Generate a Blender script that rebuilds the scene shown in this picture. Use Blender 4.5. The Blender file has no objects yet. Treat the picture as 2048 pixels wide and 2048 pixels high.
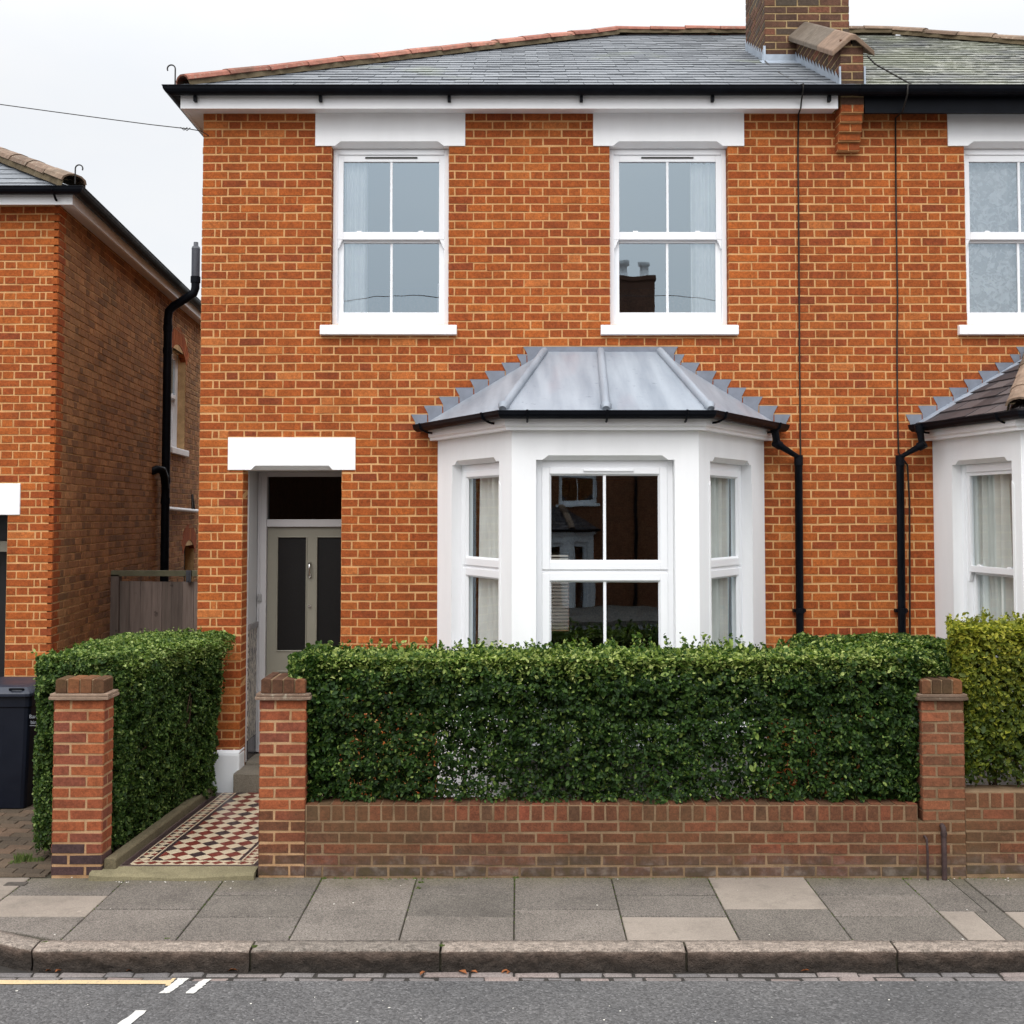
import bpy, math, random
import numpy as np
from mathutils import Vector, Matrix

RND = random.Random(11)
scene = bpy.context.scene
COL = scene.collection

# ------------------------------------------------------------------ camera model
CAMZ, F, CX, TH = 2.485, 2267.0, 1038.0, math.radians(2.6)
CY = 1028.0 - F * math.tan(TH)
_fw = Vector((0, math.cos(TH), math.sin(TH)))
_up = Vector((0, -math.sin(TH), math.cos(TH)))


def H(px, py, Y):
    """point of the vertical plane at distance Y seen at photograph position px, py"""
    r = Vector(((px - CX) / F, 0, 0)) + _up * ((CY - py) / F) + _fw
    return Vector((0, 0, CAMZ)) + r * (Y / r.y)


def HX(px, py, Y):
    return H(px, py, Y).x


def HZ(py, Y):
    return H(CX, py, Y).z


def G(px, py, z):
    """point of the horizontal plane z seen at px, py"""
    r = Vector(((px - CX) / F, 0, 0)) + _up * ((CY - py) / F) + _fw
    return Vector((0, 0, CAMZ)) + r * ((z - CAMZ) / r.z)


# ------------------------------------------------------------------ mesh builder
ORG = {}


class MB:
    def __init__(self):
        self.v, self.f, self.m, self.r, self.s = [], [], [], [], []

    def add(self, pts, faces, mat=0, rnd=0.5, smooth=False):
        b = len(self.v)
        self.v.extend([tuple(p) for p in pts])
        for fc in faces:
            self.f.append([b + i for i in fc])
            self.m.append(mat)
            self.r.append(rnd)
            self.s.append(smooth)

    def poly(self, pts, mat=0, rnd=0.5):
        self.add(pts, [list(range(len(pts)))], mat, rnd)

    def box(self, x0, x1, y0, y1, z0, z1, mat=0, rnd=0.5):
        p = [(x, y, z) for z in (z0, z1) for y in (y0, y1) for x in (x0, x1)]
        self.add(p, [(0, 2, 3, 1), (4, 5, 7, 6), (0, 1, 5, 4), (2, 6, 7, 3), (0, 4, 6, 2), (1, 3, 7, 5)], mat, rnd)

    def fbox(self, fr, u0, u1, z0, z1, d0, d1, mat=0, rnd=0.5):
        """box in a frame: u along, z up, d outwards"""
        p = [fr(u, z, d) for z in (z0, z1) for d in (d0, d1) for u in (u0, u1)]
        self.add(p, [(0, 2, 3, 1), (4, 5, 7, 6), (0, 1, 5, 4), (2, 6, 7, 3), (0, 4, 6, 2), (1, 3, 7, 5)], mat, rnd)

    def prism(self, pts, ext, mat=0, rnd=0.5):
        n = len(pts)
        ext = Vector(ext)
        a = [Vector(p) for p in pts]
        b = [p + ext for p in a]
        fs = [list(range(n)), list(range(2 * n - 1, n - 1, -1))]
        for i in range(n):
            j = (i + 1) % n
            fs.append([i, n + i, n + j, j])
        self.add(a + b, fs, mat, rnd)

    def tube(self, pts, rad, n=10, mat=0, rnd=0.5, caps=True):
        pts = [Vector(p) for p in pts]
        rads = rad if isinstance(rad, (list, tuple)) else [rad] * len(pts)
        rings, ref = [], None
        for i, p in enumerate(pts):
            t = (pts[min(i + 1, len(pts) - 1)] - pts[max(i - 1, 0)]).normalized()
            if ref is None:
                ref = Vector((0, 0, 1)) if abs(t.z) < 0.9 else Vector((0, 1, 0))
            x = (ref - t * ref.dot(t))
            if x.length < 1e-5:
                x = Vector((1, 0, 0)) - t * t.x
            x.normalize()
            ref = x
            y = t.cross(x)
            rings.append([p + (x * math.cos(a) + y * math.sin(a)) * rads[i]
                          for a in [2 * math.pi * k / n for k in range(n)]])
        fs = []
        for i in range(len(pts) - 1):
            for k in range(n):
                k2 = (k + 1) % n
                fs.append([i * n + k, i * n + k2, (i + 1) * n + k2, (i + 1) * n + k])
        self.add([q for r_ in rings for q in r_], fs, mat, rnd, True)
        if caps:
            self.add(rings[0], [list(range(n - 1, -1, -1))], mat, rnd)
            self.add(rings[-1], [list(range(n))], mat, rnd)

    def sweep(self, pts, prof, mat=0, rnd=0.5, closed=True, smooth=False):
        """profile (outward, up) swept along a level polyline, mitred; outward is to the right"""
        pts = [Vector(p) for p in pts]
        ns = []
        for i in range(len(pts) - 1):
            t = pts[i + 1] - pts[i]
            t.z = 0
            t.normalize()
            ns.append(Vector((t.y, -t.x, 0)))
        rings = []
        for i, p in enumerate(pts):
            if i == 0:
                m = ns[0]
            elif i == len(pts) - 1:
                m = ns[-1]
            else:
                m = (ns[i - 1] + ns[i]) / (1 + ns[i - 1].dot(ns[i]))
            rings.append([p + m * o + Vector((0, 0, z)) for o, z in prof])
        k = len(prof)
        fs = []
        for i in range(len(pts) - 1):
            for a in range(k if closed else k - 1):
                b = (a + 1) % k
                fs.append([i * k + a, i * k + b, (i + 1) * k + b, (i + 1) * k + a])
        self.add([q for r_ in rings for q in r_], fs, mat, rnd, smooth)
        if closed:
            self.add(rings[0], [list(range(k))], mat, rnd)
            self.add(rings[-1], [list(range(k - 1, -1, -1))], mat, rnd)

    def build(self, name, mats, parent=None, origin=None, bevel=0.0):
        off = ORG[parent.name] if parent is not None else Vector(origin or (0, 0, 0))
        me = bpy.data.meshes.new(name)
        vv = np.array(self.v, dtype=np.float64) - np.array(off)
        me.from_pydata(vv.tolist(), [], self.f)
        if not isinstance(mats, (list, tuple)):
            mats = [mats]
        for m_ in mats:
            me.materials.append(m_)
        me.polygons.foreach_set('material_index', self.m)
        me.polygons.foreach_set('use_smooth', self.s)
        at = me.attributes.new('rnd', 'FLOAT', 'FACE')
        at.data.foreach_set('value', self.r)
        me.update()
        o = bpy.data.objects.new(name, me)
        COL.objects.link(o)
        if parent is not None:
            o.parent = parent
        else:
            o.location = off
        ORG[o.name] = Vector(off)
        if bevel > 0:
            b = o.modifiers.new('edge', 'BEVEL')
            b.width = bevel
            b.segments = 2
            b.limit_method = 'ANGLE'
            b.harden_normals = False
        return o


def tag(o, label=None, cat=None, group=None, kind=None):
    if label:
        o['label'] = label
    if cat:
        o['category'] = cat
    if group:
        o['group'] = group
    if kind:
        o['kind'] = kind
    return o


def thing(name, loc, label, cat, group=None):
    o = bpy.data.objects.new(name, None)
    COL.objects.link(o)
    o.location = loc
    o.empty_display_size = 0.2
    ORG[o.name] = Vector(loc)
    return tag(o, label, cat, group)


def frame(org, ud, nd):
    org, ud, nd = Vector(org), Vector(ud).normalized(), Vector(nd).normalized()

    def P(u, z, d=0.0):
        q = org + ud * u + nd * d
        return Vector((q.x, q.y, org.z + z))
    P.org, P.ud, P.nd = org, ud, nd
    return P


# ------------------------------------------------------------------ walls
def solid_wall(mb, fr, us, zs, holes, d0, d1, mat=0, rmat=None):
    """slab between depths d1 (back) and d0 (front) with rectangular holes (u0,u1,z0,z1)"""
    rmat = mat if rmat is None else rmat
    U = sorted(set([us[0], us[1]] + [q for h in holes for q in h[:2] if us[0] < q < us[1]]))
    Z = sorted(set([zs[0], zs[1]] + [q for h in holes for q in h[2:4] if zs[0] < q < zs[1]]))

    def full(i, j):
        if not (0 <= i < len(U) - 1 and 0 <= j < len(Z) - 1):
            return False
        u, z = (U[i] + U[i + 1]) / 2, (Z[j] + Z[j + 1]) / 2
        return not any(h[0] < u < h[1] and h[2] < z < h[3] for h in holes)
    for i in range(len(U) - 1):
        for j in range(len(Z) - 1):
            if not full(i, j):
                continue
            a, b, c, d = U[i], U[i + 1], Z[j], Z[j + 1]
            mb.poly([fr(a, c, d0), fr(b, c, d0), fr(b, d, d0), fr(a, d, d0)], mat)
            mb.poly([fr(b, c, d1), fr(a, c, d1), fr(a, d, d1), fr(b, d, d1)], mat)
            if not full(i - 1, j):
                mb.poly([fr(a, c, d1), fr(a, c, d0), fr(a, d, d0), fr(a, d, d1)], rmat)
            if not full(i + 1, j):
                mb.poly([fr(b, c, d0), fr(b, c, d1), fr(b, d, d1), fr(b, d, d0)], rmat)
            if not full(i, j - 1):
                mb.poly([fr(a, c, d1), fr(b, c, d1), fr(b, c, d0), fr(a, c, d0)], rmat)
            if not full(i, j + 1):
                mb.poly([fr(a, d, d0), fr(b, d, d0), fr(b, d, d1), fr(a, d, d1)], rmat)


def notch(mb, fr, a, b, c, d, z0, z1, f0, t, back, mat=0):
    """stopped chamfer in the lower edge of a lintel; fills the cell a..d x z0..z1"""
    mb.poly([fr(a, z0, f0), fr(b, z1, f0), fr(a, z1, f0)], mat)
    mb.poly([fr(d, z0, f0), fr(d, z1, f0), fr(c, z1, f0)], mat)
    mb.poly([fr(b, z1, f0), fr(a, z0, f0 - t), fr(d, z0, f0 - t), fr(c, z1, f0)], mat)
    mb.poly([fr(a, z0, f0), fr(a, z0, f0 - t), fr(b, z1, f0)], mat)
    mb.poly([fr(d, z0, f0), fr(c, z1, f0), fr(d, z0, f0 - t)], mat)
    mb.poly([fr(a, z0, f0 - t), fr(a, z0, back), fr(d, z0, back), fr(d, z0, f0 - t)], mat)


S_, H_, C_ = 0.225, 0.1125, 0.0563


def flemish(r, u0, u1):
    out, u = [], u0
    if r % 2:
        seq = [H_, C_]
    else:
        seq = []
    for w in seq:
        out.append((u, u + w))
        u += w
    k = 0
    while u < u1:
        w = S_ if k % 2 == 0 else H_
        out.append((u, min(u + w, u1)))
        u += w
        k += 1
    return out


def stretcher(r, u0, u1):
    out, u = [], u0
    if r % 2:
        out.append((u, u + H_))
        u += H_
    while u < u1:
        out.append((u, min(u + S_, u1)))
        u += S_
    return out


def headers(r, u0, u1):
    n = max(1, round((u1 - u0) / 0.085))
    w = (u1 - u0) / n
    return [(u0 + i * w, u0 + (i + 1) * w) for i in range(n)]


def pier(r, u0, u1):
    w = u1 - u0
    m = u0 + w * (0.335 if r % 2 else 0.665)
    return [(u0, m), (m, u1)]


def one_brick(mb, fr, a, b, c, d, mj, proud, mat, rnd, jit):
    a, b, c, d = a + mj / 2, b - mj / 2, c + mj / 2, d - mj / 2
    if b - a < 0.008 or d - c < 0.008:
        return
    J = lambda s=1.0: RND.uniform(-jit, jit) * s
    pr = proud + J(0.8)
    q = [(a + J(), c + J()), (b + J(), c + J()), (b + J(), d + J()), (a + J(), d + J())]
    e = 0.0035
    i_ = [(q[0][0] + e, q[0][1] + e), (q[1][0] - e, q[1][1] + e), (q[2][0] - e, q[2][1] - e), (q[3][0] + e, q[3][1] - e)]
    t = [pr + J(0.35) for _ in range(4)]
    pts = [fr(u, z, -0.003) for u, z in q] + [fr(u, z, w) for (u, z), w in zip(i_, t)]
    mb.add(pts, [(4, 5, 6, 7), (0, 1, 5, 4), (1, 2, 6, 5), (2, 3, 7, 6), (3, 0, 4, 7)], mat, rnd)


def bricks(mb, fr, u0, u1, z0, z1, holes, pattern, zp=0.0, course=0.075, mj=0.0098, proud=0.0035,
           mat_fn=None, jit=0.0023, urel=None, rowbias=None, tooth=(False, False)):
    r0 = math.floor((z0 - zp) / course)
    r1 = math.ceil((z1 - zp) / course)
    for r in range(r0, r1):
        c0, c1 = zp + r * course, zp + (r + 1) * course
        lo, hi = max(c0, z0), min(c1, z1)
        if hi - lo < 0.02:
            continue
        hs = [h for h in holes if h[3] > lo + 0.004 and h[2] < hi - 0.004]
        br = sorted(set([u0, u1] + [q for h in hs for q in h[:2] if u0 < q < u1]))
        segs = []
        for a, b in zip(br, br[1:]):
            mid = (a + b) / 2
            za, zb = lo, hi
            for h in hs:
                if h[0] < mid < h[1]:
                    if h[2] <= za + 0.004:
                        za = max(za, h[3])
                    else:
                        zb = min(zb, h[2])
            if zb - za < 0.015:
                continue
            if segs and abs(segs[-1][1] - a) < 1e-6 and abs(segs[-1][2] - za) < 1e-6 and abs(segs[-1][3] - zb) < 1e-6:
                segs[-1][1] = b
            else:
                segs.append([a, b, za, zb])
        for a, b, za, zb in segs:
            cells = [[max(x, a), min(y, b)] for x, y in pattern(r, u0 if urel is None else urel, u1) if y > a + 1e-6 and x < b - 1e-6]
            if tooth[1] and abs(b - u1) < 1e-6:      # bond through into the next wall
                full_ = [c for c in pattern(r, u0 if urel is None else urel, u1 + 0.5) if c[0] < u1 < c[1]]
                if full_:
                    cells.pop()
                    if sum(full_[0]) / 2 < u1:
                        cells.append([max(full_[0][0], a), full_[0][1]])
            if tooth[0] and abs(a - u0) < 1e-6:
                full_ = [c for c in pattern(r, u0 if urel is None else urel, u1) if c[0] < u0 < c[1]]
                if full_:
                    cells.pop(0)
                    if sum(full_[0]) / 2 >= u0:
                        cells.insert(0, [full_[0][0], min(full_[0][1], b)])
            i = 0
            while len(cells) > 1 and i < len(cells):
                if cells[i][1] - cells[i][0] < 0.045 and (i == 0 or i == len(cells) - 1):
                    if i == 0:
                        cells[1][0] = cells[0][0]
                        cells.pop(0)
                    else:
                        cells[i - 1][1] = cells[i][1]
                        cells.pop(i)
                    continue
                i += 1
            if cells and not (tooth[0] and abs(a - u0) < 1e-6):
                cells[0][0] -= mj / 2
            if cells and not (tooth[1] and abs(b - u1) < 1e-6):
                cells[-1][1] += mj / 2
            for x, y in cells:
                rv = RND.random()
                if rowbias:
                    rv = rowbias(rv, (x + y) / 2, (za + zb) / 2)
                mb_mat = 0 if mat_fn is None else mat_fn((x + y) / 2, (za + zb) / 2, r)
                wv = .0022 * math.sin(x * 1.9 + r * .55) + .0012 * math.sin(x * 5.3 + r * 1.7)
                one_brick(mb, fr, x, y, za + (wv if za > z0 + .01 else 0), zb + (wv if zb < z1 - .01 else 0), mj, proud, mb_mat, rv, jit)


# ------------------------------------------------------------------ roofs
def clip_poly(poly, a, b, c):
    """keep a*u+b*v+c >= 0"""
    out = []
    n = len(poly)
    for i in range(n):
        p, q = poly[i], poly[(i + 1) % n]
        dp, dq = a * p[0] + b * p[1] + c, a * q[0] + b * q[1] + c
        if dp >= 0:
            out.append(p)
        if (dp >= 0) != (dq >= 0):
            t = dp / (dp - dq)
            out.append((p[0] + (q[0] - p[0]) * t, p[1] + (q[1] - p[1]) * t))
    return out


def slates(mb, O, U, V, poly, sw=0.25, sh=0.2, lift=0.009, mat=0):
    O, U, V = Vector(O), Vector(U).normalized(), Vector(V).normalized()
    N = U.cross(V).normalized()
    if N.z < 0:
        N = -N
    area = sum(poly[i][0] * poly[(i + 1) % len(poly)][1] - poly[(i + 1) % len(poly)][0] * poly[i][1] for i in range(len(poly)))
    if area < 0:
        poly = poly[::-1]
    us, vs = [p[0] for p in poly], [p[1] for p in poly]
    edges = []
    for i in range(len(poly)):
        p, q = poly[i], poly[(i + 1) % len(poly)]
        a, b = -(q[1] - p[1]), (q[0] - p[0])
        edges.append((a, b, -(a * p[0] + b * p[1])))
    k = 0
    v = min(vs)
    while v < max(vs):
        u = math.floor(min(us) / sw) * sw - (sw / 2 if k % 2 else 0)
        while u < max(us):
            g = 0.002
            du = RND.uniform(-0.003, 0.003)
            dv = RND.uniform(-0.003, 0.003)
            cell = [(u + g + du, v + dv), (u + sw - g + du, v + dv), (u + sw - g + du, v + sh + 0.004), (u + g + du, v + sh + 0.004)]
            for e in edges:
                cell = clip_poly(cell, *e)
                if len(cell) < 3:
                    break
            if len(cell) >= 3:
                l2 = lift + RND.uniform(-0.002, 0.003)
                tw = RND.uniform(-0.003, 0.003)
                w = [l2 * (1 - (q[1] - v) / sh) + tw * (q[0] - u) / sw + 0.002 for q in cell]
                top = [O + U * q[0] + V * q[1] + N * ww for q, ww in zip(cell, w)]
                bot = [O + U * q[0] + V * q[1] - N * 0.003 for q in cell]
                n = len(cell)
                fs = [list(range(n))] + [[n + i, n + (i + 1) % n, (i + 1) % n, i] for i in range(n)]
                mb.add(top + bot, fs, mat, RND.random())
            u += sw
        v += sh
        k += 1


def ridge_tiles(mb, A, B, seg=0.42, r=0.10, up=0.035, mat=0, mortar=1, seed=0):
    rr = random.Random(seed)
    A, B = Vector(A), Vector(B)
    t = (B - A)
    L = t.length
    t.normalize()
    side = t.cross(Vector((0, 0, 1))).normalized()
    nrm = side.cross(t).normalized()
    n = max(1, round(L / seg))
    for i in range(n):
        p0 = A + t * (L * i / n) + nrm * (up + rr.uniform(-.006, .006))
        p1 = A + t * (L * (i + 1) / n - 0.006) + nrm * (up + rr.uniform(-.006, .006))
        rs = (r + 0.006, r - 0.004)
        rings = []
        for p, q in ((p0, rs[0]), (p1, rs[1])):
            ring = []
            for k in range(7):
                a = math.pi * k / 6
                ring.append(p + side * (math.cos(a) * q) + nrm * (math.sin(a) * q * 0.62))
            for k in range(6, -1, -1):
                a = math.pi * k / 6
                ring.append(p + side * (math.cos(a) * (q - .016)) + nrm * (math.sin(a) * (q - .016) * 0.62 - 0.006))
            rings.append(ring)
        m = len(rings[0])
        fs = [[k, (k + 1) % m, m + (k + 1) % m, m + k] for k in range(m)]
        fs += [list(range(m)), list(range(2 * m - 1, m - 1, -1))]
        mb.add(rings[0] + rings[1], fs, mat, rr.random())
    # uneven mortar bedding
    st = 0.07
    k = int(L / st)
    for sgn in (-1, 1):
        ra = []
        for i in range(k + 1):
            p = A + t * min(L, i * st)
            o = r - 0.005 + rr.uniform(-.012, .014)
            ra.append([p + side * (sgn * o) - nrm * 0.02, p + side * (sgn * (o - .012)) + nrm * (up + 0.012), p + side * (sgn * (o - .06)) + nrm * (up + .012)])
        fs = []
        for i in range(k):
            for a in range(2):
                fs.append([i * 3 + a, i * 3 + a + 1, (i + 1) * 3 + a + 1, (i + 1) * 3 + a])
        mb.add([q for x in ra for q in x], fs, mortar, 0.5)


GUT = [(math.cos(a) * 1.0, math.sin(a) * 1.0) for a in [math.pi + math.pi * k / 8 for k in range(9)]]


def gutter_prof(r, th=0.006):
    out = [(x * r, y * r) for x, y in GUT]
    inn = [(x * (r - th), y * (r - th)) for x, y in reversed(GUT)]
    lip = [(r, 0), (r + .004, .002), (r + .004, .009), (r - .006, .009), (r - th, 0)]
    return out[:-1] + lip + inn[1:]
SKY_BASE, SKY_ZEN, SKY_BACK, SUN_E, EXPO = 0.82, 1.75, 1.75, 0.8, 0.28
# ------------------------------------------------------------------ materials
class NT:
    def __init__(self, name):
        self.m = bpy.data.materials.new(name)
        self.m.use_nodes = True
        self.t = self.m.node_tree
        self.t.nodes.clear()
        self.out = self.t.nodes.new('ShaderNodeOutputMaterial')

    def n(self, typ, ins=None, **props):
        nd = self.t.nodes.new('ShaderNode' + typ)
        for k, v in props.items():
            setattr(nd, k, v)
        for k, v in (ins or {}).items():
            s = nd.inputs[k]
            if isinstance(v, bpy.types.NodeSocket):
                self.t.links.new(v, s)
            else:
                s.default_value = v
        return nd

    def pos(self):
        return self.n('NewGeometry').outputs['Position']

    def attr(self):
        return self.n('Attribute', attribute_name='rnd', attribute_type='GEOMETRY').outputs['Fac']

    def noise(self, scale, detail=3, rough=0.55, vec=None, dist=0.0):
        return self.n('TexNoise', {'Vector': vec or self.pos(), 'Scale': scale, 'Detail': detail, 'Roughness': rough, 'Distortion': dist}).outputs['Fac']

    def ramp(self, fac, stops, mode='LINEAR'):
        nd = self.n('ValToRGB', {'Fac': fac})
        nd.color_ramp.interpolation = mode
        e = nd.color_ramp.elements
        while len(e) < len(stops):
            e.new(0.5)
        for el, (p, c) in zip(e, stops):
            el.position = p
            el.color = (c[0], c[1], c[2], 1) if not isinstance(c, (int, float)) else (c, c, c, 1)
        return nd.outputs['Color']

    def mix(self, fac, a, b, mode='MIX'):
        nd = self.n('Mix', data_type='RGBA', blend_type=mode)
        for k, v in ((0, fac), (6, a), (7, b)):
            if isinstance(v, bpy.types.NodeSocket):
                self.t.links.new(v, nd.inputs[k])
            else:
                nd.inputs[k].default_value = v if k == 0 else (v[0], v[1], v[2], 1)
        return nd.outputs[2]

    def math(self, op, a, b=0.0, c=0.0, clamp=False):
        nd = self.n('Math', operation=op, use_clamp=clamp)
        for i, v in enumerate((a, b, c)):
            if isinstance(v, bpy.types.NodeSocket):
                self.t.links.new(v, nd.inputs[i])
            else:
                nd.inputs[i].default_value = v
        return nd.outputs[0]

    def mapping(self, scale, vec=None, rot=(0, 0, 0)):
        return self.n('Mapping', {'Vector': vec or self.pos(), 'Scale': scale, 'Rotation': rot}).outputs['Vector']

    def bump(self, h, strength=0.3, dist=0.01, normal=None):
        ins = {'Height': h, 'Strength': strength, 'Distance': dist}
        if normal is not None:
            ins['Normal'] = normal
        return self.n('Bump', ins).outputs['Normal']

    def principled(self, color, rough=0.6, normal=None, spec=0.5, metal=0.0, coat=0.0):
        ins = {'Base Color': color if isinstance(color, bpy.types.NodeSocket) else (color[0], color[1], color[2], 1),
               'Roughness': rough, 'Specular IOR Level': spec, 'Metallic': metal, 'Coat Weight': coat}
        if normal is not None:
            ins['Normal'] = normal
        return self.n('BsdfPrincipled', ins)

    def done(self, sh):
        self.t.links.new(sh.outputs[0], self.out.inputs['Surface'])
        return self.m


def lin(r, g, b):
    return tuple((c / 255 / 12.92) if c / 255 <= 0.04045 else ((c / 255 + 0.055) / 1.055) ** 2.4 for c in (r, g, b))


def brick_mat(name, stops, dirt=0.25, dirtcol=(0.05, 0.04, 0.03), low=None, soot=None):
    t = NT(name)
    a = t.attr()
    c = t.ramp(a, stops)
    fine = t.noise(95, 4, 0.65)
    c = t.mix(1.0, c, t.ramp(fine, [(0.28, 0.62), (0.55, 1.0), (0.8, 1.22)]), 'MULTIPLY')
    mid = t.noise(9, 4, 0.6)
    c = t.mix(1.0, c, t.ramp(mid, [(0.3, 0.80), (0.6, 1.06)]), 'MULTIPLY')
    c = t.mix(1.0, c, t.ramp(t.noise(36, 3, 0.6), [(0.3, 0.80), (0.65, 1.1)]), 'MULTIPLY')
    # rain streaks and soot down the wall
    c = t.mix(1.0, c, t.ramp(t.noise(1.0, 4, 0.6, t.mapping((2.6, 2.6, 0.35))), [(0.32, 0.80), (0.55, 1.02)]), 'MULTIPLY')
    # pale scuffs and salts
    sc = t.noise(26, 5, 0.7)
    c = t.mix(t.math('MULTIPLY', t.ramp(sc, [(0.66, 0.0), (0.80, 1.0)]), 0.35), c, lin(205, 160, 125))
    big = t.noise(0.9, 4, 0.6)
    c = t.mix(t.math('MULTIPLY', t.ramp(big, [(0.45, 0.0), (0.75, 1.0)]), dirt), c, dirtcol)
    if low:   # damp, mossy courses near the ground
        z = t.n('SeparateXYZ', {'Vector': t.pos()}).outputs['Z']
        zz = t.math('ADD', z, t.math('MULTIPLY', t.noise(3.0, 4), -low[1]))
        c = t.mix(t.math('MULTIPLY', t.ramp(zz, [(0.0, 1.0), (low[0], 0.0)]), 0.7), c, t.ramp(t.noise(14, 3), [(0.35, (0.055, 0.05, 0.028)), (0.5, (0.075, 0.062, 0.05)), (0.7, (0.17, 0.15, 0.125))]))
    h = t.math('ADD', t.math('MULTIPLY', fine, 0.5), t.math('MULTIPLY', t.noise(28, 3), 0.9))
    return t.done(t.principled(c, 0.88, t.bump(h, 0.55, 0.006), 0.25))


def mortar_mat(name, col, dark):
    t = NT(name)
    c = t.ramp(t.noise(5, 4, 0.6), [(0.3, dark), (0.6, col)])
    c = t.mix(1.0, c, t.ramp(t.noise(160, 2), [(0.3, 0.75), (0.7, 1.1)]), 'MULTIPLY')
    return t.done(t.principled(c, 0.95, t.bump(t.noise(180, 2), 0.4, 0.003), 0.2))


def simple(name, col, rough=0.5, spec=0.5, var=0.12, scale=6.0, bump=0.0, bscale=60, metal=0.0, stretch=None):
    t = NT(name)
    vec = t.mapping(stretch) if stretch else None
    c = t.mix(1.0, col, t.ramp(t.noise(scale, 4, 0.6, vec), [(0.3, 1 - var), (0.7, 1 + var * 0.5)]), 'MULTIPLY')
    nm = t.bump(t.noise(bscale, 3), bump, 0.004) if bump else None
    r = t.ramp(t.noise(scale * 2, 3), [(0.3, max(0, rough - 0.06)), (0.7, min(1, rough + 0.06))])
    return t.done(t.principled(c, r, nm, spec, metal))


M = {}
M['brick'] = brick_mat('orange_brick', [(0.0, lin(140, 68, 38)), (0.07, lin(156, 76, 36)), (0.45, lin(161, 82, 37)), (0.75, lin(168, 88, 39)), (0.92, lin(180, 98, 44)), (1.0, lin(192, 114, 60))], 0.25, lin(110, 60, 40))
M['brick_brown'] = brick_mat('brown_stock_brick', [(0.0, lin(128, 90, 62)), (0.3, lin(154, 106, 70)), (0.7, lin(170, 118, 77)), (1.0, lin(184, 132, 88))], 0.4, lin(108, 88, 56))
M['brick_garden'] = brick_mat('garden_brick', [(0.0, lin(92, 66, 48)), (0.2, lin(100, 65, 46)), (0.6, lin(110, 67, 46)), (0.85, lin(118, 69, 48)), (1.0, lin(130, 70, 50))], 0.5, lin(84, 74, 48), low=(0.16, 0.10))
M['brick_pillar'] = brick_mat('pillar_brick', [(0.0, lin(124, 70, 54)), (0.3, lin(136, 74, 52)), (0.65, lin(146, 78, 48)), (1.0, lin(156, 88, 54))], 0.25, lin(120, 70, 48))
M['brick_blue'] = brick_mat('dark_engineering_brick', [(0.0, lin(62, 46, 48)), (1.0, lin(98, 70, 66))], 0.3)
M['brick_cap'] = brick_mat('weathered_cap_brick', [(0.0, lin(72, 52, 40)), (0.5, lin(108, 70, 48)), (1.0, lin(134, 82, 54))], 0.6, lin(90, 78, 40))
M['brick_chimney'] = brick_mat('chimney_brick', [(0.0, lin(80, 72, 62)), (0.2, lin(84, 62, 52)), (0.6, lin(98, 68, 54)), (0.85, lin(110, 74, 56)), (1.0, lin(130, 80, 60))], 0.4, lin(70, 58, 44))
M['mortar'] = mortar_mat('lime_mortar', lin(214, 166, 114), lin(188, 140, 92))
M['mortar_brown'] = mortar_mat('brown_mortar', lin(222, 186, 138), lin(180, 146, 104))
M['mortar_ridge'] = mortar_mat('mossy_ridge_mortar', lin(104, 92, 72), lin(72, 62, 46))
M['mortar_garden'] = mortar_mat('garden_mortar', lin(140, 116, 90), lin(106, 86, 64))
M['mortar_pillar'] = mortar_mat('pillar_mortar', lin(182, 146, 110), lin(150, 116, 82))
M['mortar_chimney'] = mortar_mat('chimney_mortar', lin(170, 146, 108), lin(140, 120, 84))
M['render'] = simple('white_masonry_paint', (0.885, 0.89, 0.90), 0.62, 0.35, 0.04, 2.2, 0.2, 35, stretch=(2.5, 2.5, 0.5))
M['upvc'] = simple('white_window_frame', (0.86, 0.87, 0.89), 0.38, 0.4, 0.01, 1.0)
M['fascia'] = simple('white_eaves_board', (0.86, 0.86, 0.87), 0.35, 0.5, 0.05, 3.0)
M['black'] = simple('black_rainwater_plastic', (0.006, 0.007, 0.010), 0.42, 0.07, 0.3, 8)
M['iron'] = simple('black_iron', (0.02, 0.018, 0.017), 0.55, 0.4, 0.4, 20, 0.2)
M['greypipe'] = simple('grey_vent_plastic', (0.05, 0.053, 0.065), 0.45, 0.5, 0.2, 8)
M['cable'] = simple('black_cable', (0.02, 0.017, 0.014), 0.6, 0.3, 0.2, 9)


def terracotta(name, stops, lich=0.5):
    t = NT(name)
    c = t.ramp(t.attr(), stops)
    c = t.mix(1.0, c, t.ramp(t.noise(16, 4), [(0.3, 0.75), (0.7, 1.15)]), 'MULTIPLY')
    l = t.ramp(t.noise(34, 5, 0.7), [(0.55, 0.0), (0.66, 1.0)])
    l2 = t.ramp(t.noise(2.2, 3), [(0.42, 0.0), (0.62, 1.0)])
    c = t.mix(t.math('MULTIPLY', t.math('MULTIPLY', l, l2), lich), c, lin(168, 160, 140))
    c = t.mix(t.math('MULTIPLY', t.ramp(t.noise(3.1, 4), [(0.5, 0.0), (0.72, 1.0)]), 0.55), c, lin(78, 66, 52))
    return t.done(t.principled(c, 0.85, t.bump(t.noise(60, 3), 0.4, 0.006), 0.3))


M['terracotta'] = terracotta('terracotta_ridge', [(0.0, lin(128, 80, 66)), (0.5, lin(156, 100, 84)), (1.0, lin(172, 118, 100))], 0.7)
M['terracotta_old'] = terracotta('weathered_ridge', [(0.0, lin(98, 80, 66)), (0.5, lin(124, 102, 86)), (1.0, lin(144, 122, 104))], 0.85)
M['coping'] = terracotta('coping_stone', [(0.0, lin(92, 84, 74)), (0.5, lin(108, 96, 84)), (1.0, lin(130, 106, 88))], 0.35)


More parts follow.
